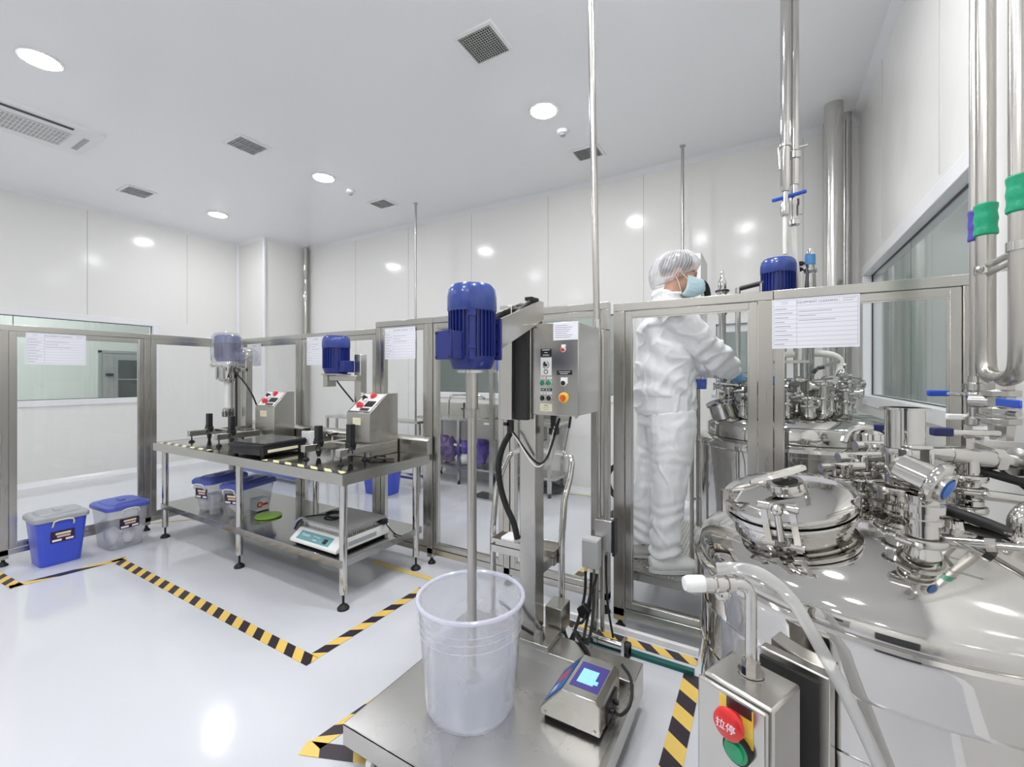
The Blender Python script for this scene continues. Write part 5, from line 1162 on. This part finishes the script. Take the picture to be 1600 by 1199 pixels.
# ================================================================== WORK PLATFORM, CABINET
t = thing('step_platform', 'low work platform of tread plate that the worker stands on', 'platform', (-.5, 2.75, 0))
obj('tread_plate', MB().box(-.72, -.20, 2.39, 3.42, .288, .298), mat('tread_steel', (.55, .54, .52), .28, 1, var=.1), t)
q = MB(); 
for i in range(26):
    for j in range(44):
        x, y = -.705+i*.0195, 2.40+j*.0225; a = .75 if (i+j) % 2 else -.75
        if math.hypot(x-rx, y-ry) < .5: continue
        dx, dy = .0075*math.cos(a), .0075*math.sin(a)
        q.rings([[(x-dx-dy*.3, y-dy+dx*.3, .298), (x-dx+dy*.3, y-dy-dx*.3, .298), (x+dx+dy*.3, y+dy-dx*.3, .298), (x+dx-dy*.3, y+dy+dx*.3, .298)], [(x-dx*.5, y-dy*.5, .3008), (x-dx*.4, y-dy*.5, .3008), (x+dx*.5, y+dy*.5, .3008), (x+dx*.4, y+dy*.5, .3008)]])
obj('tread_pattern', q, satin, t)
obj('side_beam', MB().box(-.72, -.20, 2.39, 2.42, .245, .287).box(-.72, -.69, 2.42, 3.42, .245, .287), steelh, t)
for x, y in ((-.70, 2.41), (-.70, 3.38)): obj('leg', MB().box(x-.018, x+.018, y-.018, y+.018, 0, .245), steel, t)
t = thing('electrical_cabinet', 'white control panel box standing behind the worker\'s head', 'control panel', (-.52, 3.09, 0))
obj('housing', MB().box(-.62, -.346, 2.955, 3.27, 1.30, 2.135), steelh, t, bevel=.003)
obj('door', MB().box(-.618, -.35, 2.945, 2.954, 1.305, 2.13), whitem, t, bevel=.003)
obj('post', MB().box(-.56, -.50, 3.05, 3.11, .299, 1.30), steel, t)
obj('red_switch', MB().torus((-.42, 2.94, 1.66), (0, 1, 0), .028, .007, 20, 6), mat('dark_red', (.25, .03, .03), .4), t)
obj('cable_duct', MB().tube([(-.345, 2.98, 1.95), (-.325, 3.0, 1.93), (-.315, 3.02, 1.86), (-.335, 3.02, 1.80)], .02, 10, 1), rubber, t)
obj('blue_clip', MB().box(-.372, -.292, 2.70, 2.73, 1.285, 1.345), handleblue, t, bevel=.006)
obj('clip_post', MB().cyl((-.335, 2.715, 1.0), (-.335, 2.715, 1.30), .010).cyl((-.37, 2.715, .3), (-.37, 2.715, 1.29), .012), steel, t)
# ================================================================== BEHIND THE BACK FENCE
t = thing('sink_table', 'stainless sink table with lower shelf behind the back fence', 'sink', (-3.0, 4.55, 0))
sx0, sx1, sy0, sy1 = -4.0, -2.0, 4.36, 4.80
obj('top', MB().box(sx0, -3.05, sy0, sy1, .80, .835).box(-2.25, sx1, sy0, sy1, .80, .835).box(-3.05, -2.25, sy0, sy0+.06, .80, .835).box(-3.05, -2.25, sy1-.06, sy1, .80, .835), steelh, t, bevel=.002)
obj('basin', MB().box(-3.05, -2.25, sy0+.01, sy0+.02, .60, .80).box(-3.05, -3.04, sy0+.02, sy1-.06, .6, .80).box(-2.26, -2.25, sy0+.02, sy1-.06, .6, .8).box(-3.05, -2.25, sy0+.02, sy1-.06, .6, .61).box(-3.05, -2.25, sy1-.07, sy1-.06, .61, .80), steelh, t)
obj('backsplash', MB().box(sx0, sx1, sy1-.01, sy1+.01, .835, .99), steelh, t)
obj('shelf', MB().box(sx0, sx1, sy0+.02, sy1-.02, .20, .225), steelh, t)
for x in (-3.92, -3.335, -2.70, -2.08):
    for y in (sy0+.04, sy1-.04):
        lg = obj('leg', MB().box(x-.019, x+.019, y-.019, y+.019, .05, .80), satin, t); obj('foot', MB().lathe([(.022, 0), (.016, .02), (.01, .05)], (x, y, 0), n=12), rubber, lg)
obj('faucet', MB().tube([(-3.62, 4.55, .835), (-3.62, 4.55, 1.04), (-3.58, 4.55, 1.10), (-3.5, 4.55, 1.115), (-3.12, 4.55, 1.115), (-3.05, 4.55, 1.08)], .014, 10, 1), polish, t)
obj('tap_valve', MB().cyl((-3.33, 4.5, .835), (-3.33, 4.5, 1.02), .012).box(-3.37, -3.29, 4.49, 4.51, .93, .95), blackp, t)
obj('label_plate', MB().box(-2.93, -2.80, sy0-.004, sy0, .775, .80), creaml, t)
for (x, rx_, mm, lab) in ((-3.64, .14, bagd, 'mottled purple bag on the lower shelf of the sink table, left'), (-3.10, .10, bagp, 'purple bag on the sink table shelf behind the table leg')):
    crumple(lab, (x, 4.56, .40), (rx_, .12, .17), 'plastic_bag', mm, 'bags on the sink table shelf')
t = thing('tied_bag', 'white and purple bag with a cream label on the sink table shelf', 'bag', (-3.355, 4.54, .226), group='bags on the sink table shelf')
mb = MB().ell((-3.355, 4.52, .31), (.10, .11, .082), 20, 12)
obj('white_sack', mb, bagw, t)
mb = MB().ell((-3.355, 4.53, .44), (.11, .115, .10), 22, 12)
for v in mb.bm.verts: v.co += Vector((1, 1, 1))*noise.noise(v.co*18)*.02
obj('purple_wrap', mb, bagp, t); obj('label_plate', MB().box(-3.42, -3.31, 4.405, 4.412, .475, .505), creaml, t)
m = MB(); rr = random.Random(3)
for k in range(6):
    R_ = .11+.02*k; cx_, cy_ = -2.19+.03*math.sin(k), 4.62+.02*math.cos(k)
    m.tube([(cx_+R_*math.cos(a*PI/8), cy_+R_*.6*math.sin(a*PI/8), .015+.012*k+.01*math.sin(a*2+k)) for a in range(17)], .011, 7)
m.box(-2.25, -2.12, 4.58, 4.63, .09, .125)
solo('cable_coil', m, rubber, 'heap of coiled black cable on the floor behind the back fence', 'cable')
solo('cable_line', MB().tube([(-2.0, 4.66, .012), (-1.75, 4.69, .012), (-1.5, 4.66, .012)], .009, 8, 1), creaml, 'cream cable running along the floor away from the black coil', 'cable')
solo('hanging_coil', MB().torus((-1.23, 4.2, .32), (.5, 1, 0), .17, .014, 32, 8).torus((-1.22, 4.22, .31), (.45, 1, .1), .155, .012, 32, 8).cyl((-1.23, 4.2, .0), (-1.23, 4.2, .16), .012).box(-1.33, -1.13, 4.1, 4.3, 0, .012), rubber, 'black hose ring standing behind the slim cable post', 'hose reel')
t = thing('floor_bin', 'blue plastic tub on the floor behind the back fence', 'tub', (-3.85, 3.62, 0))
obj('tub_wall', MB().open_top(-4.08, -3.66, 3.48, 3.78, .002, .36, .06, .03), binblue, t); obj('rim', MB().lathe([(.0, 0)], (0, 0, 0)) if 0 else MB().box(-4.10, -3.64, 3.46, 3.475, .35, .37).box(-4.10, -3.64, 3.785, 3.80, .35, .37), lidblue, t)
solo('blue_crate', MB().open_top(-6.25, -5.0, 3.3, 3.6, .06, .30, .03, .02), mat('crate_blue', (.10, .15, .42), .5), 'blue shallow crate beyond the left end of the back fence', 'crate')
# low stainless frame behind the back fence
t = thing('equipment_frame', 'low stainless trolley frame standing behind the back fence', 'trolley', (-4.4, 3.5, 0))
for x in (-5.15, -4.55, -3.5):
    for y in (3.85, 4.0): obj('leg', MB().box(x-.015, x+.015, y-.015, y+.015, .0, .80), satin, t)
obj('frame_rail', MB().box(-5.15, -3.5, 3.84, 3.87, .14, .17).box(-5.15, -3.5, 3.98, 4.01, .14, .17).box(-5.15, -3.5, 3.82, 4.03, .80, .83), satin, t)
t = thing('filling_machine', 'slim stainless filling head with a small blue motor behind the carriage of the mixer lift', 'machine', (-2.75, 4.1, 0))
obj('column', MB().box(-2.66, -2.61, 4.06, 4.11, 0, 1.56).box(-2.70, -2.55, 4.04, 4.13, 1.52, 1.57).box(-2.85, -2.45, 3.95, 4.2, 0, .02), satin, t)
obj('head', MB().lathe([(.03, 1.1), (.035, 1.25), (.05, 1.3), (.05, 1.45)], (-2.45, 4.0, 0), n=20), whitem, t)
obj('blue_cover', MB().ell((-2.46, 4.0, 1.50), (.08, .06, .12), 18, 12), lidblue, t)
obj('stem', MB().cyl((-2.45, 4.0, 0.02), (-2.45, 4.0, 1.1), .014).box(-2.62, -2.42, 3.99, 4.08, 1.40, 1.43), satin, t)
# ================================================================== THE WORKER
# local frame: +x = the way the worker faces, +y = away from the camera, z up, origin between the feet
PR = Matrix.Translation((-.49, 2.575, .301)) @ Matrix.Rotation(YAW+.06, 4, 'Z')
t = thing('person', 'person in white cleanroom suit, hair net and blue mask reaching over the rear tank', 'person', (-.49, 2.575, .301), YAW+.06)
def loft(mb, secs, n=20):
    """secs: centre, half-size a (x), half-size b (y), optional direction for tilted sections"""
    rs = []
    for i, s in enumerate(secs):
        c = Vector(s[0]); a, b = s[1], s[2]
        if i == 0: d = Vector(secs[1][0])-c
        elif i == len(secs)-1: d = c-Vector(secs[i-1][0])
        else: d = Vector(secs[i+1][0])-Vector(secs[i-1][0])
        d.normalize(); y = Vector((0, 1, 0)); y = (y-d*y.dot(d)).normalized(); x = y.cross(d)
        rs.append([c+x*a*math.cos(2*PI*k/n)+y*b*math.sin(2*PI*k/n) for k in range(n)])
    return mb.rings(rs)
def remeshed(name, mb, m, par, vox=.010, it=3, wrinkle=None, label=None):
    bm = mb.bm; bmesh.ops.recalc_face_normals(bm, faces=bm.faces)
    me = bpy.data.meshes.new('tmp'); bm.to_mesh(me); bm.free()
    o = bpy.data.objects.new('tmp', me); C.objects.link(o)
    r = o.modifiers.new('r', 'REMESH'); r.mode = 'VOXEL'; r.voxel_size = vox
    s = o.modifiers.new('s', 'SMOOTH'); s.iterations = it; s.factor = .5
    dg = bpy.context.evaluated_depsgraph_get(); me2 = bpy.data.meshes.new_from_object(o.evaluated_get(dg))
    bpy.data.objects.remove(o)
    b2 = bmesh.new(); b2.from_mesh(me2); b2.normal_update()
    if wrinkle:
        for v in b2.verts: v.co += v.normal*wrinkle(v.co)
    b2.transform(PR)
    return obj(name, b2, m, par, angle=180, label=label)
N = lambda p, s, o=0: noise.noise(Vector((p.x*s[0]+o, p.y*s[1], p.z*s[2]+o)))
# body: one continuous figure (legs, torso, arms, neck, head)
body = MB()
HC = Vector((.078, .0, 1.635))   # head centre
for sy in (-1, 1):
    dx = -.045 if sy < 0 else -.11
    loft(body, [((dx+.0, sy*.10, .03), .05, .04), ((dx, sy*.10, .12), .042, .04), ((dx+.005, sy*.10, .32), .06, .055), ((dx*.6, sy*.10, .47), .058, .055), ((dx*.3, sy*.095, .65), .08, .075), ((0, sy*.085, .85), .095, .085)])
    loft(body, [((dx-.05, sy*.105, .035), .03, .03), ((dx+.05, sy*.105, .035), .04, .04), ((dx+.16, sy*.11, .03), .025, .035)])
loft(body, [((0, 0, .80), .12, .17), ((0, 0, .95), .12, .165), ((.0, 0, 1.05), .105, .145), ((.0, 0, 1.2), .12, .155), ((0, 0, 1.35), .12, .165), ((.0, 0, 1.43), .08, .14), ((.01, 0, 1.47), .055, .065), ((.04, 0, 1.53), .055, .055), ((.065, 0, 1.60), .055, .055)])
NEAR = [(-.005, -.19, 1.385), (.02, -.215, 1.30), (.11, -.20, 1.13), (.20, -.14, 1.01), (.30, -.07, .945), (.39, -.01, .905)]
NEAR = [(.0, -.155, 1.385), (.045, -.165, 1.315), (.12, -.165, 1.24), (.21, -.14, 1.165), (.32, -.08, 1.10), (.415, -.02, 1.045)]
FAR = [(.01, .155, 1.385), (.06, .165, 1.31), (.14, .17, 1.22), (.23, .16, 1.15), (.33, .13, 1.10), (.42, .11, 1.06)]
for A in (NEAR, FAR):
    loft(body, [(A[0], .055, .055), (A[1], .05, .05), (A[2], .042, .042), (A[3], .042, .042), (A[4], .034, .034), (A[5], .027, .027)], 14)
# skull, jaw, nose, brow, ears
Mh = Matrix.Rotation(-.36, 3, 'Z') @ Matrix.Rotation(.18, 3, 'Y')
def H(x, y, z): return HC+Mh @ Vector((x, y, z))
body.ell(H(-.012, 0, .03), (.096, .076, .088), 24, 16, Mh)
body.ell(H(.035, 0, -.045), (.062, .056, .070), 20, 14, Mh)
body.ell(H(.060, 0, -.085), (.032, .036, .026), 16, 10, Mh)
body.ell(H(.070, 0, .018), (.026, .05, .018), 16, 10, Mh)
body.rings([[H(.085, s*.010, .012) for s in (-1, 1)]+[H(.078, s*.012, .012) for s in (1, -1)], [H(.118, s*.008, -.032) for s in (-1, 1)]+[H(.085, s*.018, -.036) for s in (1, -1)]])
body.ell(H(.100, 0, -.030), (.018, .015, .011), 12, 8, Mh)
for s in (-1, 1):
    body.ell(H(-.012, s*.078, -.008), (.020, .008, .032), 14, 10, Mh @ Matrix.Rotation(-.2, 3, 'Y'))
    body.ell(H(.062, s*.042, -.02), (.025, .02, .018), 12, 8, Mh)
body.ell(H(.094, 0, -.062), (.012, .024, .008), 12, 8, Mh)
bo = remeshed('body', body, skinm, t, .0075, 3)
for s in (-1, 1):
    e = obj('eye', MB().ell(PR @ H(.071, s*.030, -.001), (.0110, .0110, .0100), 16, 10), mat('eye_white', (.75, .73, .70), .2), t)
    obj('iris', MB().ell(PR @ H(.0785, s*.0305, -.003), (.0052, .0058, .0056), 12, 8), mat('iris', (.03, .015, .01), .2), e)
    obj('eyelid', MB().ell(PR @ H(.0705, s*.030, .003), (.0128, .0130, .0095), 16, 10), skinm, t)
    q = MB(); pts = [H(.074, s*.018, .021), H(.080, s*.034, .024), H(.066, s*.050, .019)]
    q.tube([PR @ p for p in pts], .0035, 6, 1); obj('eyebrow', q, hairm, t)
hm = MB().ell(H(-.018, 0, .042), (.100, .081, .088), 28, 18, Mh)
for v in list(hm.bm.verts):
    l = Mh.inverted() @ (v.co-HC)
    if l.x > .055: v.co -= Mh @ Vector((l.x-.055, 0, 0))
    if l.z < -.02 and l.x > -.03: v.co += Mh @ Vector((0, -l.y*.25, .02))
hm.bm.transform(PR); obj('hair', hm, hairm, t, angle=180)
# hair net: full cap gathered at the hem
nm = MB(); rs = []
for j in range(17):
    ph = PI*.5*j/10
    ring = []
    for k in range(72):
        th = 2*PI*k/72; r = math.sin(min(ph, PI*.66)) if ph < PI*.66 else math.sin(PI*.66)
        pl = 1+.022*math.sin(k*9+j*.2)*min(1, j/5.)
        if j >= 13: pl *= 1-.075*(j-12)
        x = -.030+.130*r*math.cos(th)*pl-.012*max(0, j-9)*.3; y = .104*r*math.sin(th)*pl; z = .042+.110*math.cos(ph)
        z = max(z, -.030) if j < 15 else z
        z += (.040 if math.cos(th) < 0 else .030)*math.cos(th)*min(1, j/10.)-.012
        if j == 0: x, y = -.022+.004*math.cos(th), .004*math.sin(th)
        ring.append(PR @ H(x, y, z))
    rs.append(ring)
nm.rings(rs, cap=False)
for v in nm.bm.verts: v.co += Vector((1, 1, 1))*noise.noise(v.co*30)*.005
net = obj('hair_net', nm, netm, t, angle=180, label='white pleated hair net')
q = MB()
for k in range(46):
    th = 2*PI*k/46; pts = []
    for j in range(3, 15):
        ph = PI*.5*j/10; r = math.sin(min(ph, PI*.66)); x = -.030+.131*r*math.cos(th+.018*math.sin(j*.9+k*2))-.012*max(0, j-9)*.3; y = .107*r*math.sin(th+.018*math.sin(j*.9+k*2)); z = .042+.111*math.cos(ph)+(.040 if math.cos(th) < 0 else .030)*math.cos(th)*min(1, j/10.)-.012
        pts.append(PR @ H(x, y, z))
    q.tube(pts, .0007, 5)
obj('net_pleats', q, clothm, net)
hem = [PR @ H(-.022+.128*.87*.70*math.cos(a*PI/18)-.033, .104*.87*.75*math.sin(a*PI/18), -.036+.035*math.cos(a*PI/18)) for a in range(37)]
obj('elastic_hem', MB().tube(hem, .0045, 8), clothm, net)
# surgical mask
mk = MB(); rs = []
for j in range(9):
    v_ = j/8; zz = -.022-.098*v_
    ring = []
    for k in range(17):
        a = -1.25+2.5*k/16
        bulge = .022*math.sin(PI*min(1, v_*1.1))*math.cos(a*.9)
        rx_m = .062+bulge+(.050 if v_ < .25 else .044-.045*max(0, v_-.55))*math.cos(a)**1.4
        ring.append(PR @ H(.022+rx_m*math.cos(a)*1.0-.03*max(0, v_-.6), (.066-.02*max(0, v_-.6))*math.sin(a), zz+.012*abs(math.sin(a))*(1 if v_ < .5 else -.2)+.0015*math.sin(j*PI)))
    rs.append(ring)
mk.rings(rs, cap=False, closed=False)
mo = obj('face_mask', mk, maskm, t, angle=180, label='light blue surgical mask')
sm_ = mo.modifiers.new('thick', 'SOLIDIFY'); sm_.thickness = .003; sm_.offset = 1
q = MB()
for s in (-1, 1):
    q.tube([PR @ p for p in (H(.045, s*.066, -.030), H(.015, s*.080, -.010), H(-.012, s*.088, .012))], .0018, 6)
    q.tube([PR @ p for p in (H(.028, s*.064, -.112), H(.004, s*.080, -.06), H(-.016, s*.088, -.030))], .0018, 6)
obj('ear_loops', q, whitem, mo)
q = MB()
for z in (-.05, -.07, -.09): q.tube([PR @ H(.022+(.062+.026+.038*math.cos(a)**2)*math.cos(a)+.001, .069*math.sin(a), z) for a in [(-1.1+2.2*k/12) for k in range(13)]], .0012, 5)
obj('mask_pleats', q, maskm, mo)
# jacket
jk = MB()
loft(jk, [((-.01, 0, .845), .150, .172), ((-.01, 0, .87), .162, .178), ((-.01, 0, .98), .162, .178), ((-.005, 0, 1.10), .155, .175), ((.0, 0, 1.22), .152, .182), ((.0, 0, 1.34), .142, .19), ((0, 0, 1.40), .115, .18), ((.005, 0, 1.445), .085, .12), ((.012, 0, 1.475), .072, .082)], 28)
loft(jk, [((-.005, 0, 1.44), .088, .105), ((.0, 0, 1.50), .078, .083), ((.005, 0, 1.522), .074, .078)], 24)
for A, k in ((NEAR, 1.), (FAR, 1.)):
    e = Vector(A[4])*.95+Vector(A[5])*.05
    loft(jk, [(Vector(A[0])+Vector((-.02, 0, .01)), .085, .08), (A[1], .092, .085), (A[2], .086, .08), (A[3], .082, .076), (Vector(A[3])*.5+Vector(A[4])*.5, .070, .066), (A[4], .064, .06), (e, .052, .048), (Vector(A[5])*.38+Vector(A[4])*.62, .046, .042)], 18)
def fold(p, s, o, k):
    a = abs(N(p, s, o)); return k*max(0, 1-a*7)
def wr_j(p):
    w_ = .010*N(p, (9, 9, 5))+.003*N(p, (22, 22, 12), 3.)
    q_ = Vector((p.x+.6*p.z, p.y, p.z-.6*p.x))
    w_ += fold(q_, (6, 6, 9), 1., .007)+fold(p, (11, 11, 5), 4., .0045)
    if p.x > .08 and p.z < 1.25: w_ += .006*math.sin((p.x*.8-p.z)*70+4*N(p, (6, 6, 6)))*.8
    if p.z < .98: w_ += .006*N(p, (25, 25, 6), 7.)
    w_ += .007*math.sin((p.x*1.2+p.z*1.6)*24+3*N(p, (5, 5, 5)))*(1 if p.z > .95 else .3)
    return w_
jo = remeshed('jacket', jk, clothm, t, .0065, 3, wr_j)
lpts = [Vector((.075*math.cos(a)+.008, .080*math.sin(a), 1.515+.008*math.cos(a))) for a in [k*PI/12 for k in range(25)]]
obj('collar', MB().tube([PR @ p for p in lpts], .008, 8), clothm, jo)
# trousers
tr_ = MB()
loft(tr_, [((-.01, 0, .78), .148, .17), ((-.005, 0, .86), .145, .168), ((-.005, 0, .905), .14, .165)], 26)
for sy in (-1, 1):
    dx = -.045 if sy < 0 else -.11
    loft(tr_, [((dx-.005, sy*.10, .085), .070, .068), ((dx-.005, sy*.10, .11), .080, .075), ((dx, sy*.10, .18), .076, .073), ((dx*.85, sy*.10, .32), .083, .078), ((dx*.6+.005, sy*.10, .47), .092, .085), ((dx*.3+.005, sy*.10, .62), .108, .095), ((.0, sy*.09, .76), .125, .10), ((-.005, sy*.08, .86), .13, .10)], 22)
def wr_t(p):
    k = max(0, 1-p.z/.42)
    return fold(Vector((p.x+.4*p.z, p.y, p.z)), (7, 7, 5), 6., .006)+.008*N(p, (8, 8, 4), 2.)+(.003+.006*k)*math.sin(p.z*(95+20*k)+6*N(p, (7, 7, 5), 5.))*(.35+k)+.004*N(p, (25, 25, 12), 9.)
to_ = remeshed('trousers', tr_, clothm, t, .0065, 2, wr_t)
q = MB().tube([PR @ Vector((.148*math.cos(a)-.005, .170*math.sin(a), .855)) for a in [k*PI/16 for k in range(33)]], .004, 6)
obj('waist_seam', q, clothm, to_)
# shoes
for sy in (-1, 1):
    dx = -.045 if sy < 0 else -.11
    sh = MB()
    loft(sh, [((dx-.085, sy*.105, .045), .030, .030), ((dx-.06, sy*.105, .05), .045, .045), ((dx+.0, sy*.107, .055), .055, .050), ((dx+.07, sy*.109, .048), .043, .050), ((dx+.13, sy*.11, .038), .032, .048), ((dx+.175, sy*.11, .030), .020, .034)], 18)
    loft(sh, [((dx-.03, sy*.105, .04), .055, .045), ((dx-.02, sy*.105, .10), .055, .048)], 18)
    so = remeshed('shoe', sh, shoem, t, .006, 2)
    sl_ = MB().rings([[PR @ Vector((dx+.045+.138*math.cos(a), sy*.108+.050*math.sin(a), z)) for a in [k*2*PI/28 for k in range(28)]] for z in (.0, .018)])
    obj('sole', sl_, mat('sole_grey', (.62, .62, .62), .5), so)
# gloved hands: palm, four bent fingers and a side thumb, one continuous glove each
def hand(A, curl, side):
    w0 = Vector(A[5]); d = (w0-Vector(A[4])).normalized(); s = Vector((0, 1, 0)); s = (s-d*s.dot(d)).normalized(); dn = d.cross(s)
    if dn.z > 0: dn = -dn
    g = MB(); loft(g, [(w0-d*.10, .037, .038), (w0-d*.05, .035, .036), (w0-d*.01, .031, .032), (w0+d*.02, .022, .038), (w0+d*.06, .017, .043), (w0+d*.095, .014, .042)], 16)
    for i, (off, L) in enumerate(((-.032, .070), (-.011, .080), (.010, .076), (.031, .060))):
        b = w0+d*.085+s*off; c1 = b+d*L*.42+dn*L*.10*curl; c2 = c1+d*L*.26*(1.2-curl*.5)+dn*L*.30*curl; c3 = c2+d*L*.12*(1-curl)+dn*L*.28*curl+d*L*.05
        g.tube([b-d*.02, b, c1, c2, c3], [.0100, .0100, .0092, .0086, .0075], 10)
        g.ell(c3, (.0078, .0078, .0078), 10, 8)
    b = w0+d*.03-s*side*.034; c1 = b+d*.028-s*side*.022+dn*.012; c2 = c1+d*.028-s*side*.004+dn*.014
    g.tube([b-d*.015+s*side*.01, b, c1, c2], [.013, .012, .0105, .009], 10); g.ell(c2, (.0092, .0092, .0092), 10, 8)
    return remeshed('glove', g, glovem, t, .004, 2, label='blue glove')
hand(NEAR, .8, 1); hand(FAR, .9, -1)

# cabinet added out of view: its dark doors give the tank something to mirror
t = thing('reflection_cabinet', 'dark grey two-door cabinet added behind the camera for the foreground tank to mirror', 'cabinet', (-.05, -1.55, 0))
dk = mat('cabinet_dark', (.07, .072, .075), .4, var=.1)
obj('body', MB().box(-.45, .35, -1.80, -1.34, .08, 1.25), dk, t, bevel=.004)
for x0, x1 in ((-.445, -.052), (-.048, .345)):
    dr = obj('door', MB().box(x0, x1, -1.338, -1.32, .10, 1.23), dk, t, bevel=.003)
    hx = -.08 if x0 < -.2 else -.02
    obj('door_handle', MB().box(hx-.008, hx+.008, -1.32, -1.295, .62, .78), satin, dr)
for x in (-.42, .32):
    for y in (-1.77, -1.37): obj('leg', MB().box(x-.02, x+.02, y-.02, y+.02, 0, .08), steel, t)
